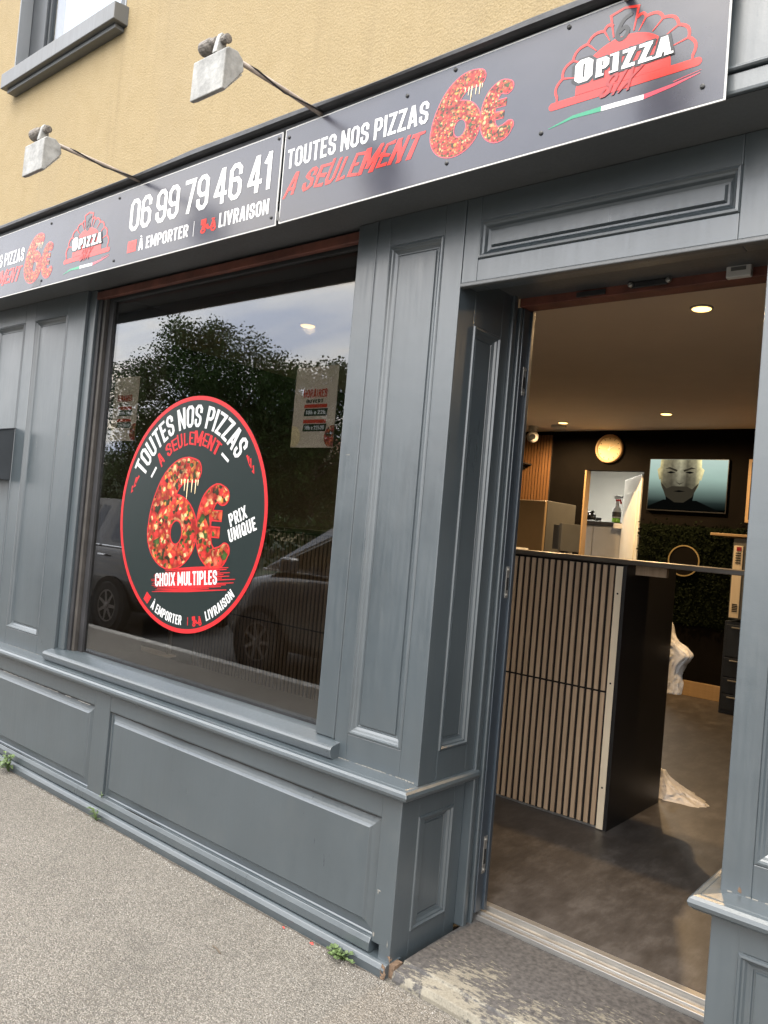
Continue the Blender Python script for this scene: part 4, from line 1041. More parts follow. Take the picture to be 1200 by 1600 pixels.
m = MB(); text(m, 'TOUTES NOS PIZZAS', arc(156, 39, .735, .925), 0, 1, 0, 1, .14, .07, .22, layer=.0003); m.build('lettering', 'st_white', stk)
m = MB(); text(m, 'A SEULEMENT', arc(138, 57, .585, .70), 0, 1, 0, 1, .15, .08, .25, layer=.0003, brush=True, rnd=random.Random(4)); m.build('lettering', 'st_red', stk)
m = MB()
for p in (((-.57, .295), (-.505, .385)), ((.385, .512), (.48, .448))): stroke(m, p, .012, smap, .0003)
m.build('dash', 'st_white', stk)
m = MB()
for p in (((.70, .50), (.735, .425), (.72, .49)), ((.745, .475), (.765, .40), (.74, .43)), ((.785, .42), (.80, .36), (.78, .38)), ((-.76, .305), (-.80, .23), (-.79, .29)), ((-.80, .285), (-.83, .20), (-.80, .22)), ((-.85, .21), (-.86, .15), (-.84, .17))): stroke(m, p, .010, smap, .0003)
m.build('flick_mark', 'st_red', stk)
SIX = catmull([(.045, .365, .09), (-.06, .372, .098), (-.18, .33, .11), (-.29, .22, .125), (-.36, .06, .14), (-.388, -.10, .150), (-.36, -.2, .14)], 5)
def six_ring(m, mp, layer, e):
    n = 36; o = []; i_ = []
    for k in range(n):
        a = 2 * math.pi * k / n
        o.append(mp(-.20 + (.345 + e) * math.cos(a), -.165 + (.317 + e) * math.sin(a), layer)); i_.append(mp(-.132 + (.088 - e) * math.cos(a), -.168 + (.108 - e) * math.sin(a), layer))
    for k in range(n): m.poly([o[k], o[(k + 1) % n], i_[(k + 1) % n], i_[k]])
EUR = catmull([(.455, .165, .068), (.37, .188, .068), (.28, .12, .08), (.238, 0, .087), (.238, -.15, .09), (.285, -.28, .085), (.38, -.345, .078), (.47, -.325, .078), (.53, -.27, .055)], 4)
BARS = [((.17, .002), (.462, .004)), ((.20, -.132), (.45, -.130))]
def six_euro(parent, mp, mt, outline, layer=.0004):
    m = MB()
    for P_ in (SIX, EUR): stroke(m, [p[:2] for p in P_], [p[2] + .012 for p in P_], lambda u, v, l: mp(u, v, l), layer, roundcap=True)
    six_ring(m, mp, layer + .00005, .012)
    for a, c_ in BARS: stroke(m, (a, c_), .047, mp, layer)
    m.build('price_outline', outline, parent)
    m = MB()
    stroke(m, [p[:2] for p in SIX], [p[2] for p in SIX], mp, layer + .0003, roundcap=True)
    six_ring(m, mp, layer + .00034, 0)
    stroke(m, [p[:2] for p in EUR], [p[2] for p in EUR], mp, layer + .00038, roundcap=True)
    for i, (a, c_) in enumerate(BARS): stroke(m, (a, c_), .036, mp, layer + .00042 + i * .00006)
    m.build('price', mt, parent)
    m = MB()
    for x, l_ in ((-.12, .05), (-.07, .10), (-.03, .17), (.03, .11), (.08, .12), (.11, .05)): stroke(m, [(x, .29), (x, .29 - l_)], [.008, .003], mp, layer + .0006)
    m.build('cheese_drip', 'ink_cream', parent)
six_euro(stk, smap, 'pizza_big', 'st_red')
def tilted(ox, oz, ang, fn):
    c_, s_ = math.cos(ang), math.sin(ang)
    return lambda u, v, l: fn(ox + u * c_ - v * s_, oz + u * s_ + v * c_, l)
m = MB(); text(m, 'PRIX', tilted(.578, -.078, .42, smap), 0, .215, 0, .108, .16, .08, layer=.0004); m.build('lettering', 'st_white', stk)
m = MB(); text(m, 'UNIQUE', tilted(.585, -.202, .385, smap), 0, .335, 0, .108, .16, .08, layer=.0004); m.build('lettering', 'st_white', stk)
rr = random.Random(8); m = MB(); tb_ = tilted(-.36, -.655, .130, smap)
for k in range(15):
    z = -.045 + k * .0135; a = -.07 + rr.uniform(0, .10) + (.12 if k > 11 else 0); c_ = 1.0 + rr.uniform(-.16, .09) - (.12 if k in (0, 1) else 0)
    stroke(m, [(a, z), ((a + c_) / 2, z + rr.uniform(-.004, .004)), (c_, z)], [.002, .0085, .003], tb_, .0004 + k * .00004)
m.build('brush_stroke', 'st_red', stk)
m = MB(); text(m, 'CHOIX MULTIPLES', tb_, 0, .845, 0, .115, .15, .07, layer=.0012); m.build('lettering', 'st_white', stk)
m = MB(); text(m, 'À EMPORTER', arc(-115.5, -86.5, .935, .855), 0, 1, 0, 1, .15, .08, .22, layer=.0004); m.build('lettering', 'st_white', stk)
m = MB(); text(m, 'LIVRAISON', arc(-66, -41, .935, .855), 0, 1, 0, 1, .15, .08, .22, layer=.0004); m.build('lettering', 'st_white', stk)
m = MB(); m.poly([smap(.937 * math.cos(math.radians(a)), .937 * math.sin(math.radians(a)), .0004) for a in (-123.5, -119)] + [smap(.855 * math.cos(math.radians(a)), .855 * math.sin(math.radians(a)), .0004) for a in (-118, -123.5)]); m.build('pizza_icon', 'st_red', stk)
m = MB(); stroke(m, [(.137, -.855), (.143, -.925)], .004, smap, .0004); m.build('divider', 'st_red', stk)
def scooter(parent, mp, mt, layer):
    """small scooter drawn in a 1 x .8 box"""
    m = MB()
    for cx in (.2, .8): stroke(m, [(cx + .11 * math.cos(a), .13 + .11 * math.sin(a)) for a in [2 * math.pi * k / 10 for k in range(10)]], .05, mp, layer, True)
    stroke(m, [(.12, .28), (.2, .36), (.42, .36), (.5, .22), (.66, .22), (.78, .62)], [.05, .10, .10, .06, .06, .05], mp, layer + .0001)
    stroke(m, [(.66, .68), (.86, .66)], .035, mp, layer + .0002); stroke(m, [(.8, .55), (.88, .25)], .06, mp, layer + .0003)
    m.poly([mp(x, z, layer + .0002) for x, z in ((.04, .46), (.36, .46), (.36, .78), (.04, .78))])
    m.build('scooter_icon', mt, parent)
scooter(stk, tilted(.205, -.922, .17, lambda u, v, l: smap(u, v, l)) if False else (lambda u, v, l: tilted(.205, -.925, .25, smap)(u * .135, v * .105, l)), 'st_red', .0004)

def poster(x0, x1, z0, z1, y, label, seed):
    t = thing('poster', ((x0 + x1) / 2, y, z0), label, 'poster', 'opening hours posters taped inside the window')
    mp = lambda u, v, l: (x0 + u * (x1 - x0), y - .0006 - l, z0 + v * (z1 - z0))
    m = MB(); n = 6; vs = []
    for i in range(n + 1):
        u = i / n
        vs += [(x0 + u * (x1 - x0), y + .004 * math.sin(u * 5 + seed), z0), (x0 + u * (x1 - x0), y + .002 * math.sin(u * 4 + seed), z1)]
    m.box(x0, x1, y, y + .0008, z0, z1); m.build('sheet', 'paper', t)
    m = MB(); text(m, 'HORAIRES', mp, .22, .78, .62, .72, .16, layer=.0004, brush=True, rnd=random.Random(seed)); m.build('lettering', 'ink_red', t)
    m = MB(); text(m, 'OUVERT', mp, .30, .70, .55, .595, .16, layer=.0004); m.build('lettering', 'ink_black', t)
    for z, s in ((.39, '18h a 22h'), (.20, '18h a 22h30')):
        m = MB(); m.poly([mp(u, v, .0003) for u, v in ((.26, z + .10), (.80, z + .10), (.80, z + .145), (.26, z + .145))]); m.build('heading_band', 'ink_red', t)
        m = MB(); m.poly([mp(u, v, .0004) for u, v in ((.26, z), (.80, z), (.82, z + .09), (.28, z + .09))]); m.build('hours_band', 'ink_black', t)
        m = MB(); text(m, s, mp, .31, .77, z + .02, z + .07, .17, layer=.0007); m.build('lettering', 'ink_white', t)
    for cx, cz, r_ in ((.02, .13, .2), (.98, .13, .2)):
        m = MB(); P_ = [(max(0, min(1, cx + r_ * math.cos(a))), max(.01, cz + r_ * .72 * math.sin(a))) for a in [2 * math.pi * k / 18 for k in range(18)]]
        m.poly([mp(u, v, .0003) for u, v in P_]); m.build('pizza_picture', 'pizza_small' if cx > .5 else 'ink_cream', t)
poster(-2.475, -2.228, 1.803, 2.142, .118, 'opening hours poster inside the window beside the pilaster', 2)
poster(-3.90, -3.655, 1.838, 2.178, .118, 'opening hours poster inside the window at its far left corner', 5)
# narrow rack with a white box in the window's left corner
rk = thing('metal_rack', (-4.6, .95, FZ), 'thin metal rack standing behind the left of the window', 'rack')
rz = 1.605
for x in (-5.05, -4.55):
    for y in (.75, 1.1):
        m = MB(); m.box(x - .012, x + .012, y - .012, y + .012, FZ, rz); m.build('post', 'steel', rk, .001)
for z in (.5, 1.05, rz):
    m = MB(); m.box(-5.08, -4.5, .72, 1.13, z, z + .012); m.build('shelf', 'white_plastic', rk, .001)
m = MB(); m.box(-5.03, -4.85, .76, .92, rz + .0125, rz + .045); tag(m.build('white_box', 'paper_white', None, .002), 'flat white box on top of the metal rack', 'box')

# ================================================================== SIGN BOARDS
BY = -.240
def art_map(dx=0.0, dz=0.0, rot=0.0, piv=(0, 0), sc=1.0):
    c_, s_ = math.cos(rot), math.sin(rot)
    def f_(u, v, l):
        a, b_ = u - piv[0], v - piv[1]
        return (piv[0] + a * c_ - b_ * s_ + dx, BY - .0012 - l, piv[1] + a * s_ + b_ * c_ + dz)
    return f_
def board(t, x0, x1, z0, z1, mp):
    pts = lambda e, y: [(mp(u, v, 0)[0], y, mp(u, v, 0)[2]) for u, v in ((x0 - e, z0 - e), (x1 + e, z0 - e), (x1 + e, z1 + e), (x0 - e, z1 + e))]
    m = MB(); a, c_ = pts(.0045, BY), pts(.0045, BY + .004)
    m.add(a + c_, [(0, 1, 2, 3), (7, 6, 5, 4), (0, 4, 5, 1), (1, 5, 6, 2), (2, 6, 7, 3), (3, 7, 4, 0)]); m.build('core', 'core_white', t)
    m = MB(); n = 40; vs = []
    for i in range(n + 1):
        u = x0 + (x1 - x0) * i / n
        for v in (z0, z1):
            p = mp(u, v, 0); vs.append((p[0], BY - .0008, p[2]))
    m.add(vs, [(2 * i, 2 * i + 2, 2 * i + 3, 2 * i + 1) for i in range(n)]); m.build('face', 'sign_face', t)
def screws(t, mp, pts):
    for x, z in pts:
        p = mp(x, z, .0005); m = MB(); m.lathe([(.0065, 0), (.0065, -.002), (.003, -.004)], p, 'y', 10); m.build('screw', 'screw', t)
def offer(t, mp):
    """the offer and the oven emblem, in the right board's coordinates"""
    m = MB(); text(m, 'TOUTES NOS PIZZAS', mp, -2.245, -1.586, 2.800, 2.874, .14, .07, .2, layer=.0003); m.build('lettering', 'ink_white', t)
    m = MB(); text(m, 'A SEULEMENT', mp, -2.252, -1.592, 2.696, 2.775, .15, .075, .22, shear=.32, layer=.0003, brush=True, rnd=random.Random(4)); m.build('lettering', 'ink_red', t)
    c_, s_ = math.cos(-.06), math.sin(-.06); k = .2735
    six_euro(t, lambda u, v, l: mp(-1.419 + (u * c_ - v * s_) * k, 2.7905 + (u * s_ + v * c_) * k, l), 'pizza_small', 'ink_pink', .0003)
    # oven emblem
    CX, CZ_ = -.934, 2.733; RX, RZ = .190, .168
    m = MB(); e = lambda a, f_: (CX + RX * f_ * math.cos(a), CZ_ + RZ * f_ * math.sin(a) * (1.0 if f_ < .99 else 1.0))
    edges = [math.radians(a) for a in (4, 22, 39, 56, 72)]
    k = 0
    for sg in (1, -1):
        for i in range(len(edges)):
            a0 = edges[i]; a1 = edges[i + 1] if i + 1 < len(edges) else math.radians(80)
            cv = lambda a: a if sg > 0 else math.pi - a
            arcp = [e(cv(a0 + (a1 - a0) * q / 6), 1.0 + .055 * math.sin(math.pi * q / 6)) for q in range(7)]
            stroke(m, arcp, .0040, mp, .0004 + k * .00003); k += 1
            if i: stroke(m, [e(cv(a0), 1.0), e(cv(a0 + .04), .78)], [.003, .0012], mp, .0004 + k * .00003); k += 1
        stroke(m, [e(cv(0), 1.0), e(cv(edges[0]), 1.0)], .0032, mp, .0004 + k * .00003)
    stroke(m, [(-.964, 2.865), (-.976, 2.929), (-.937, 2.938), (-.898, 2.929), (-.908, 2.865)], [.002, .0036, .0036, .0036, .002], mp, .0006)
    m.build('oven_arch', 'ink_red', t)
    m = MB(); n = 28
    m.poly([mp(CX + .134 * math.cos(math.pi * i / n), CZ_ + .002 + .126 * math.sin(math.pi * i / n) ** .9, .0003) for i in range(n + 1)]); m.build('oven_mouth', 'ink_red', t)
    m = MB(); stroke(m, [(-1.137, 2.722), (-.731, 2.724)], .0112, mp, .00045, roundcap=True); m.build('oven_base', 'ink_red', t)
    m = MB(); stroke(m, catmull([(-.918, 2.914), (-.938, 2.905), (-.952, 2.880), (-.953, 2.862), (-.943, 2.853), (-.930, 2.858), (-.924, 2.872), (-.933, 2.884), (-.947, 2.876)], 3), .0055, mp, .0008, roundcap=True); m.build('keystone_number', 'ink_black', t)
    for grow, mt, ly in ((.085, 'ink_black', .0007), (0, 'ink_white', .0024)):
        m = MB(); text(m, 'O', mp, -1.072, -1.018, 2.766, 2.832, .20, layer=ly, grow=grow); m.build('lettering', mt, t); m = MB()
        text(m, 'PIZZA', mp, -1.008, -.800, 2.766, 2.818, .19, .11, layer=ly + .0007, grow=grow)
        if mt == 'ink_white':   # slab serifs
            for x, z in ((-.9965, 2.7685), (-.957, 2.7685), (-.957, 2.8155), (-.842, 2.7685), (-.806, 2.7685)): stroke(m, [(x - .012, z), (x + .012, z)], .003, mp, ly + .0014)
        m.build('lettering', mt, t)
    m = MB(); text(m, 'SIX', mp, -1.0, -.872, 2.704, 2.762, .13, .12, shear=.5, layer=.0020, brush=True, rnd=random.Random(6)); m.build('lettering', 'ink_darkred', t)
    for mt, pts, hw in (('ink_green', [(-1.144, 2.660), (-1.07, 2.675), (-.986, 2.6745)], [.0008, .0045, .0068]), ('ink_white', [(-.9855, 2.6745), (-.8665, 2.6728)], [.0068, .0068]), ('ink_pink', [(-.866, 2.6728), (-.79, 2.681), (-.722, 2.693)], [.0066, .004, .0008])):
        m = MB(); stroke(m, pts, hw, mp, .0004)
        if mt == 'ink_pink': stroke(m, [(-.79, 2.690), (-.72, 2.700)], [.001, .0007], mp, .0005)
        m.build('flag_stroke', mt, t)
mpR = art_map(rot=.010, piv=(-2.26, 2.60))
sR = thing('sign_board', (-1.46, BY, 2.6), 'glossy grey sign board above the doorway ending in the oven emblem', 'sign', 'printed sign boards on the fascia')
board(sR, -2.262, -.660, 2.605, 2.955, mpR)
offer(sR, art_map(dz=.002, rot=.006, piv=(-2.26, 2.75)))
screws(sR, mpR, [(-1.166, 2.652), (-.713, 2.650), (-1.49, 2.942), (-1.68, 2.915), (-1.497, 2.645), (-2.245, 2.925), (-.72, 2.935), (-1.1, 2.94)])
sL = thing('sign_board', (-3.6, BY, 2.6), 'glossy grey sign board with the phone number above the display window', 'sign', 'printed sign boards on the fascia')
mpL = art_map()
board(sL, -5.02, -2.288, 2.602, 2.952, mpL)
offer(sL, art_map(dx=-2.722, dz=-.028))
m = MB(); text(m, '06 99 79 46 41', mpL, -3.292, -2.326, 2.748, 2.896, .125, .055, .15, layer=.0003); m.build('lettering', 'ink_white', sL)
m = MB(); text(m, 'À EMPORTER', mpL, -3.200, -2.833, 2.648, 2.703, .15, .08, .22, layer=.0003); m.build('lettering', 'ink_white', sL)
m = MB(); text(m, 'LIVRAISON', mpL, -2.628, -2.328, 2.650, 2.710, .15, .08, .22, layer=.0003); m.build('lettering', 'ink_white', sL)
m = MB(); stroke(m, [(-2.795, 2.643), (-2.795, 2.708)], .0016, mpL, .0003); m.build('divider', 'ink_white', sL)
m = MB(); m.poly([mpL(x, z, .0003) for x, z in ((-3.292, 2.650), (-3.220, 2.650), (-3.217, 2.703), (-3.289, 2.703))]); pi_ = m.build('pizza_icon', 'ink_red', sL)
m = MB(); stroke(m, [(-3.2545 + .016 * math.cos(a), 2.676 + .016 * math.sin(a)) for a in [2 * math.pi * k / 16 for k in range(16)]], .002, mpL, .0006, True); m.build('pizza_ring', 'ink_darkred', pi_)
scooter(sL, lambda u, v, l: mpL(-2.752 + u * .112, 2.646 + v * .075, l), 'ink_red', .0003)
screws(sL, mpL, [(-4.037, 2.925), (-3.398, 2.928), (-3.399, 2.632), (-4.088, 2.632), (-2.305, 2.935), (-2.31, 2.632)])
m = MB(); m.poly([mpL(*p, .0004) for p in ((-4.19, 2.606), (-4.10, 2.606), (-4.085, 2.63), (-4.12, 2.645), (-4.165, 2.632))]); m.build('black_patch', 'ink_black', sL)  # small irregular black patch at the lower edge of the face
m = MB(); m.poly([(-2.283, BY - .001, 2.615), (-2.262, BY - .001, 2.612), (-2.268, BY - .001, 2.645), (-2.278, BY - .001, 2.655)]); m.build('torn_corner', 'ink_black', sL)

# ================================================================== SIGN FLOODLIGHTS
def floodlight(x, z, label):
    t = thing('sign_floodlight', (x, -.2, z), label, 'floodlight', 'floodlights on rods above the fascia')
    m = MB(); m.tube([(x, -.19, z + .005), (x, -.40, z + .006), (x, -.655, z + .002)], .0085, 10); m.build('rod', 'lamp_rod', t, smooth=True)
    m = MB(); m.lathe([(.017, 0), (.017, .02), (.010, .028)], (x, -.23, z + .005), 'y', 12); m.build('rod_collar', 'lamp_rod', t, smooth=False)
    m = MB(); m.tube([(x + .006, -.20, z + .016), (x + .012, -.30, z + .004), (x + .004, -.42, z - .006), (x + .010, -.55, z + .006), (x - .01, -.64, z + .012)], .0032, 6); m.build('cable', 'dark_plastic', t, smooth=True)
    hx = x - .045; hw = .083
    m = MB()
    m.prism([(-.706, z - .138), (-.704, z - .008), (-.692, z + .002), (-.655, z + .006), (-.632, z - .012), (-.625, z - .045), (-.690, z - .136)], hx - hw, hx + hw); m.build('housing', 'lamp_grey', t, .0035)
    m = MB(); m.prism([(-.6885, z - .131), (-.6245, z - .05), (-.6225, z - .053), (-.686, z - .134)], hx - hw + .012, hx + hw - .012); m.build('lens', 'lens', t)
    m = MB(); m.prism([(-.700, z + .0), (-.690, z + .055), (-.682, z + .072), (-.668, z + .072), (-.660, z + .055), (-.656, z + .004)], hx + .006, hx + .026); m.build('bracket', 'lamp_grey', t, .003)
    m = MB(); m.lathe([(.021, -.078), (.024, -.072), (.024, -.026), (.019, -.022), (.019, .004), (.010, .005)], (hx, -.676, z + .048), 'x', 16); m.build('joint', 'lamp_joint', t, smooth=False)
    m = MB(); m.lathe([(.012, .027), (.012, .046), (.015, .047), (.015, .055), (.008, .058)], (hx, -.676, z + .046), 'x', 10); m.build('bolt', 'lamp_joint', t)
    return t
floodlight(-2.092, 2.968, 'larger looking floodlight on a rod above the join of the sign boards')
floodlight(-3.252, 2.975, 'floodlight on a rusty rod above the phone number')
floodlight(-.935, 2.968, 'floodlight on a rod over the oven emblem at the top edge')

# ================================================================== LETTER BOX, WEEDS, LITTER
lb = thing('letter_box', (-4.93, -.05, 1.585), 'dark grey metal box fixed to the pilaster left of the window', 'box')
m = MB(); m.prism([(-.001, 1.588), (-.095, 1.588), (-.10, 1.60), (-.10, 1.875), (-.001, 1.90)], -5.14, -4.735); m.build('body', 'box_grey', lb, .006)
m = MB(); m.prism([(-.001, 1.905), (-.112, 1.880), (-.112, 1.872), (-.101, 1.876), (-.001, 1.901)], -5.145, -4.73); m.build('lid', 'box_grey', lb, .002)
def weed(name, loc, h, n, leaf, spread, label, seed, rounded=False):
    rr = random.Random(seed); t = thing(name, loc, label, 'weed', 'weeds growing along the shopfront')
    L0 = Vector(loc); st_ = MB(); lv = MB()
    for k in range(n):
        a = rr.uniform(0, 2 * math.pi); r_ = spread * rr.random() ** .6
        tip = L0 + Vector((r_ * math.cos(a), -abs(r_ * math.sin(a)) * .8, h * rr.uniform(.25, 1)))
        st_.tube([L0 + Vector((rr.uniform(-.006, .006), -.002, 0)), (L0 + tip) / 2 + Vector((0, 0, h * .12)), tip], [.0016, .0013, .0008], 5)
        d = Vector((math.cos(a), -abs(math.sin(a)) * .8, rr.uniform(-.1, .8))).normalized(); s_ = d.cross(Vector((0, 0, 1))).normalized(); up_ = s_.cross(d)
        l_ = leaf * rr.uniform(.7, 1.2); w_ = l_ * (.48 if rounded else .24)
        if rounded:
            for q in range(3):
                b_ = a + (q - 1) * 1.9; dd = Vector((math.cos(b_), -math.sin(b_) * .7, .25 + .2 * rr.random())).normalized(); ss = dd.cross(Vector((0, 0, 1))).normalized()
                lv.add([tip, tip + dd * l_ * .4 + ss * w_, tip + dd * l_ * .9 + ss * w_ * .7 + Vector((0, 0, .001)), tip + dd * l_ * .85, tip + dd * l_ * .9 - ss * w_ * .7, tip + dd * l_ * .4 - ss * w_], [(0, 1, 2, 3), (0, 3, 4, 5)])
        else:
            lv.add([tip, tip + d * l_ * .35 + s_ * w_ + up_ * w_ * .4, tip + d * l_ - Vector((0, 0, l_ * .3)), tip + d * l_ * .35 - s_ * w_ + up_ * w_ * .4, tip + d * l_ * .5], [(0, 1, 4), (1, 2, 4), (2, 3, 4), (3, 0, 4)])
    st_.build('stem', 'weed_leaf', t, smooth=True); lv.build('leaves', 'weed_leaf', t)
weed('weed', (-4.255, -.078, 0), .10, 34, .045, .055, 'tall leafy weed at the foot of the shopfront by the left edge', 1)
weed('weed', (-3.365, -.078, 0), .055, 16, .030, .03, 'small weed on the pavement below the riser post', 2)
weed('weed', (-1.775, -.078, 0), .035, 26, .014, .055, 'round leaved clover clump beside the doorstep corner', 3, True)
weed('weed', (-3.388, -.046, .097), .022, 6, .016, .016, 'tiny seedling growing from the gap under the riser panel', 4)
def litter(x, y, s_, label, seed, mt='fallen_red'):
    rr = random.Random(seed); m = MB(); n = 7
    c_ = [(x + s_ * rr.uniform(.5, 1) * math.cos(2 * math.pi * k / n), y + s_ * .6 * rr.uniform(.5, 1) * math.sin(2 * math.pi * k / n), .003 + rr.uniform(0, .006)) for k in range(n)]
    m.add(c_ + [(x, y, .009)], [(k, (k + 1) % n, n) for k in range(n)]); return m.build('petal', mt)
tag(litter(-2.06, -.092, .012, '', 1), 'red petal at the skirting farther from the clover', 'petal', 'fallen red petals')
tag(litter(-1.915, -.092, .011, '', 2), 'red petal at the skirting next to the clover', 'petal', 'fallen red petals')
# loose grit gathered along the wall and over the pavement
rr = random.Random(31); m = MB()
for k in range(2600):
    if k < 1500: x = rr.uniform(-5.3, -1.2); y = -.075 - abs(rr.gauss(0, .035)) - (0 if x < -1.6 else 0)
    else: x = rr.uniform(-5.2, -.4); y = rr.uniform(-1.5, -.08)
    s_ = rr.uniform(.0012, .0034) * (1.0 if k < 1500 else 1.2)
    vs = [(x + s_ * rr.uniform(-1, 1), y + s_ * rr.uniform(-1, 1), rr.uniform(0, .4) * s_) for _ in range(3)] + [(x, y, s_ * 1.3)]
    m.add(vs, [(0, 1, 3), (1, 2, 3), (2, 0, 3), (0, 2, 1)])
o = m.build('grit', 'concrete_kerb'); tag(o, 'pale loose grit scattered on the pavement along the wall', 'grit', kind='stuff')
m = MB(); pts = []; x = -6.0
while x < -1.6:
    pts.append((x, max(.002, .007 + .012 * noise.noise((x * 5.3, 2, 0)) + .006 * noise.noise((x * 19, 4, 0))))); x += .02
for (x0, w0), (x1, w1) in zip(pts, pts[1:]): m.add([(x0, -.071, .0015), (x1, -.071, .0015), (x1, -.0705 - w1, .0012), (x0, -.0705 - w0, .0012)], [(0, 3, 2, 1)])
mat('soil', (0.055, 0.047, 0.038), 0.95, var=0.5, vscale=70)
tag(m.build('soil', 'soil'), 'dark soil and dirt gathered along the foot of the shopfront', 'soil', kind='stuff')
tw = MB(); tw.tube([(-2.13, -.36, .004), (-2.10, -.365, .006), (-2.075, -.372, .004)], .0025, 6)
tag(tw.build('twig', 'bark'), 'short brown twig on the pavement', 'twig')

# ================================================================== STREET SEEN IN THE GLASS
def make_car(label, paint, loc):
    """hatchback facing -X; local origin at the middle of the wheelbase on the road"""
    t = thing('parked_car', (0, 0, 0), label, 'car', 'cars in the street')
    # stations: x, z_low, z_top, half width
    S = [(-2.12, .42, .68, .62), (-2.06, .28, .82, .76), (-1.90, .22, .93, .84), (-1.55, .20, 1.04, .88), (-1.15, .20, 1.10, .89), (-.2, .20, 1.13, .895), (.8, .20, 1.14, .895), (1.6, .22, 1.14, .88), (2.0, .26, 1.10, .84), (2.14, .36, 1.0, .74)]
    m = MB(); vs = []
    for x, zl, zt, hw in S:
        for y, z in ((-hw * .80, zl), (-hw * .97, zl + .10), (-hw, zl + (zt - zl) * .50), (-hw * .965, zt - .10), (-hw * .88, zt), (hw * .88, zt), (hw * .965, zt - .10), (hw, zl + (zt - zl) * .50), (hw * .97, zl + .10), (hw * .80, zl)): vs.append((x, y, z))
    n = 10
    m.add(vs, [(i * n + j, i * n + (j + 1) % n, (i + 1) * n + (j + 1) % n, (i + 1) * n + j) for i in range(len(S) - 1) for j in range(n)] + [tuple(range(n)), tuple(range((len(S) - 1) * n, len(S) * n))[::-1]])
    body = m.build('body', paint, t, smooth=True)
    sub = body.modifiers.new('sub', 'SUBSURF'); sub.levels = 1; sub.render_levels = 2
    # cabin
    lo_ = [(-1.42, .80), (-.55, .83), (.9, .83), (2.06, .78)]; hi_ = [(-.48, .62), (-.10, .66), (1.0, .66), (1.82, .62)]
    zl, zh = 1.075, 1.70; m = MB()
    for sg in (-1, 1):
        m.add([(x, sg * y, zl) for x, y in lo_] + [(x, sg * y, zh - (.05 if i in (0, 3) else 0)) for i, (x, y) in enumerate(hi_)], [(i, i + 1, 5 + i, 4 + i) for i in range(3)])
    R_ = [(x, y, zh - (.05 if i in (0, 3) else 0)) for i, (x, y) in enumerate(hi_)]
    for i in range(3): m.poly([R_[i], R_[i + 1], (R_[i + 1][0], -R_[i + 1][1], R_[i + 1][2]), (R_[i][0], -R_[i][1], R_[i][2])])
    for i in (0, 3): m.poly([(lo_[i][0], lo_[i][1], zl), (lo_[i][0], -lo_[i][1], zl), (R_[i][0], -R_[i][1], R_[i][2]), R_[i]])
    m.build('roof', paint, t)
    def lerp(a, c_, k): return a + (c_ - a) * k
    def side_pt(i, k, v, sg):   # along the cabin segment i
        x0 = lerp(lo_[i][0], lo_[i + 1][0], k); y0 = lerp(lo_[i][1], lo_[i + 1][1], k)
        z1 = lerp(R_[i][2], R_[i + 1][2], k); x1 = lerp(R_[i][0], R_[i + 1][0], k); y1 = lerp(R_[i][1], R_[i + 1][1], k)
        return (lerp(x0, x1, v), sg * (lerp(y0, y1, v) + .006), lerp(zl, z1, v))
    for sg in (-1, 1):
        m = MB(); m.poly([side_pt(0, .12, .08, sg), side_pt(0, .97, .08, sg), side_pt(0, .97, .86, sg), side_pt(0, .35, .86, sg)]); m.build('window', 'car_glass', t)
        m = MB(); m.poly([side_pt(1, .03, .08, sg), side_pt(1, .66, .08, sg), side_pt(1, .66, .86, sg), side_pt(1, .03, .86, sg)]); m.build('window', 'car_glass', t)
        m = MB(); m.poly([side_pt(1, .72, .08, sg), side_pt(2, .6, .1, sg), side_pt(2, .4, .84, sg), side_pt(1, .72, .86, sg)]); m.build('window', 'car_glass', t)
        m = MB(); m.tube([side_pt(0, .0, .0, sg), side_pt(1, .5, .01, sg), side_pt(2, .8, .0, sg)], .012, 6); m.build('belt_trim', 'chrome', t)
        m = MB(); m.box(-.92, -.74, sg * 1.0 - .075, sg * 1.0 + .075, 1.09, 1.24); m.build('wing_mirror', paint, t, .04, seg=3)
        for x in (-.02, .98):
            m = MB(); m.box(x, x + .16, sg * .895 - .018, sg * .895 + .018, .95, .975); m.build('door_handle', 'chrome', t, .006)
        m = MB(); m.box(-1.98, -1.78, sg * .66 - .10, sg * .66 + .10, .62, .74); m.build('headlight', 'headlight', t, .03)
        m = MB(); m.box(1.98, 2.10, sg * .66 - .09, sg * .66 + .09, .72, .9); m.build('tail_light', 'ink_darkred', t, .03)
    g = .01
    for i, k in ((0, -1), (3, 1)):
        def wp_(u, v):
            a = Vector((lo_[i][0], lo_[i][1] * u, zl)); c_ = Vector((R_[i][0], R_[i][1] * u, R_[i][2])); p = a.lerp(c_, v); return (p.x + k * .008, p.y, p.z + .006)
        m = MB(); m.poly([wp_(-.93, .05), wp_(.93, .05), wp_(.93, .93), wp_(-.93, .93)]); m.build('windscreen', 'car_glass', t)
    m = MB(); m.box(-2.11, -2.06, -.45, .45, .48, .62); m.build('grille', 'dark_plastic', t, .02)
    m = MB(); m.box(-2.125, -2.112, -.26, .26, .40, .50); m.build('number_plate', 'paper_white', t)
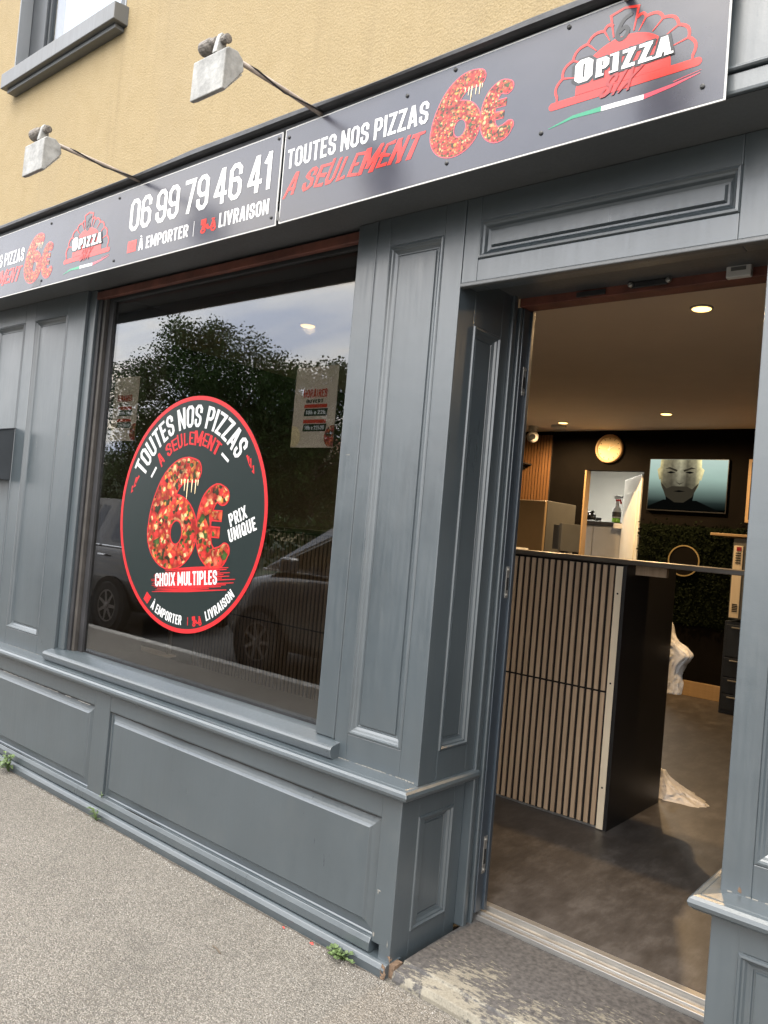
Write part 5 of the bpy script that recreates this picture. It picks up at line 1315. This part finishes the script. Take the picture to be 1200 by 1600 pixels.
    for x in (-1.32, 1.30):
        for sg in (-1, 1):
            c_ = (x, sg * .79, .32)
            m = MB(); m.lathe([(.38, .0), (.38, sg * .112)], c_, 'y', 28); m.build('wheel_arch', 'gap_black', t)
            m = MB(); m.lathe([(.20, sg * -.08), (.29, sg * -.08), (.32, sg * -.05), (.32, sg * .10), (.295, sg * .125), (.21, sg * .125), (.20, sg * .10)], c_, 'y', 28); wh = m.build('tyre', 'tyre', t, smooth=False)
            m = MB(); m.lathe([(.205, sg * .10), (.205, sg * .12), (.19, sg * .12), (.18, sg * .075), (.03, sg * .085)], c_, 'y', 28)
            for q in range(7):
                a = 2 * math.pi * q / 7; u = Vector((math.cos(a), 0, math.sin(a))); v_ = Vector((-u.z, 0, u.x)); C_ = Vector(c_) + Vector((0, sg * .118, 0))
                m.add([C_ + u * .02 + v_ * .025, C_ + u * .19 + v_ * .018, C_ + u * .19 - v_ * .018, C_ + u * .02 - v_ * .025], [(0, 1, 2, 3)])
            m.lathe([(.04, sg * .10), (.04, sg * .125), (.02, sg * .13)], c_, 'y', 12); m.build('rim', 'rim', t)
    t.location = loc
    return t
RZ_ = -.11
carA = make_car('dark grey hatchback parked at the kerb behind the viewer', 'car_dark', (-4.93, -4.16, RZ_))
carB = make_car('black car parked farther along the kerb', 'car_black', (-10.5, -4.2, RZ_))
copy_tree(carA, (-19.5, -10.0, RZ_), 'dark grey car on the far side of the road', math.pi)

def make_tree(seed, h, cr, label, loc, nc=130, per=55):
    rr = random.Random(seed); t = thing('street_tree', (0, 0, 0), label, 'tree', 'trees across the road')
    tr = MB(); th = h * .34
    tr.tube([(0, 0, 0), (.05, .03, th * .5), (0, .08, th), (.1, .0, h * .6), (.0, .1, h * .85)], [h * .026, h * .021, h * .018, h * .011, .03], 10)
    for k in range(9):
        a = rr.uniform(0, 6.28); z = th * rr.uniform(.75, 1.5); L_ = cr * rr.uniform(.55, .9)
        tr.tube([(0, .05, z), (L_ * .5 * math.cos(a), L_ * .5 * math.sin(a), z + L_ * .45), (L_ * math.cos(a), L_ * math.sin(a), z + L_ * rr.uniform(.7, 1.0))], [h * .010, h * .006, .015], 7)
    tr.build('trunk', 'bark', t, smooth=True)
    lv = MB(); cz = h * .57; rz = h * .43
    for k in range(nc):
        d = Vector((rr.gauss(0, 1), rr.gauss(0, 1), rr.gauss(0, 1))).normalized()
        r_ = rr.random() ** .32 * (1 + .13 * noise.noise(d * 2.1 + Vector((seed, 0, 0))))
        c_ = Vector((d.x * cr * r_, d.y * cr * r_, cz + d.z * rz * r_)); cs = cr * rr.uniform(.12, .22)
        for q in range(per):
            p = c_ + Vector((rr.gauss(0, 1), rr.gauss(0, 1), rr.gauss(0, 1))).normalized() * cs * 1.05 * rr.random() ** .4
            a = Vector((rr.uniform(-1, 1), rr.uniform(-1, 1), rr.uniform(-1, .5))).normalized(); b_ = a.orthogonal().normalized()
            l_ = rr.uniform(.08, .15); w_ = l_ * .38
            lv.add([p, p + a * l_ * .5 + b_ * w_, p + a * l_, p + a * l_ * .5 - b_ * w_], [(0, 1, 2, 3)])
    lv.build('crown', 'leaf', t); t.location = loc
    return t
T1 = make_tree(1, 9.9, 4.7, 'large round tree across the road', (-29.0, -19.8, 0), 430, 210)
T2 = make_tree(2, 7.9, 3.0, 'slimmer tree beside the large round tree', (-22.2, -19.8, 0), 230, 210)
copy_tree(T2, (-35.2, -20.5, 0), 'small tree at the end of the row across the road', 1.3, (1.0, 1.0, .55))
copy_tree(T1, (-38.5, -26.0, 0), 'round tree standing behind the row across the road', 2.1, (1, 1, .44))
copy_tree(T1, (-27.0, -25.5, 0), 'round tree in the gap behind the slimmer tree', 4.0, (1.0, 1.0, .52))
hd = MB(); rr = random.Random(77)
for k in range(9000):
    p = Vector((rr.uniform(-46, -8), -14.6 + rr.gauss(0, .35), 1.55 * rr.random() ** .6 + .12 * noise.noise((k * .37, 0, 0))))
    a = Vector((rr.uniform(-1, 1), rr.uniform(-1, 1), rr.uniform(-1, 1))).normalized(); b_ = a.orthogonal().normalized(); l_ = rr.uniform(.14, .26)
    hd.add([p, p + a * l_ * .5 + b_ * l_ * .36, p + a * l_, p + a * l_ * .5 - b_ * l_ * .36], [(0, 1, 2, 3)])
tag(hd.build('clipped_hedge', 'leaf'), 'low dark hedge along the far pavement', 'hedge')
hs = thing('house', (-33, -40, 0), 'cream house behind the trees across the road', 'house')
m = MB(); m.box(-47, -24, -46, -38, 0, 5.2); m.build('wall', 'house_wall', hs)
m = MB(); m.prism([(-46.5, 5.2), (-37.5, 5.2), (-42, 8.2)], -47.4, -23.6); rf = m.build('roof', 'roof_tile', hs)
for k in range(7):
    for z in (1.0, 3.3):
        m = MB(); x = -45.5 + k * 3.0; m.box(x, x + 1.1, -38.0, -37.94, z, z + 1.4); wi = m.build('window', 'house_glass', hs)
        m = MB(); m.box(x - .1, x + 1.2, -37.93, -37.86, z - .1, z - .001); m.build('sill', 'concrete_kerb', wi)
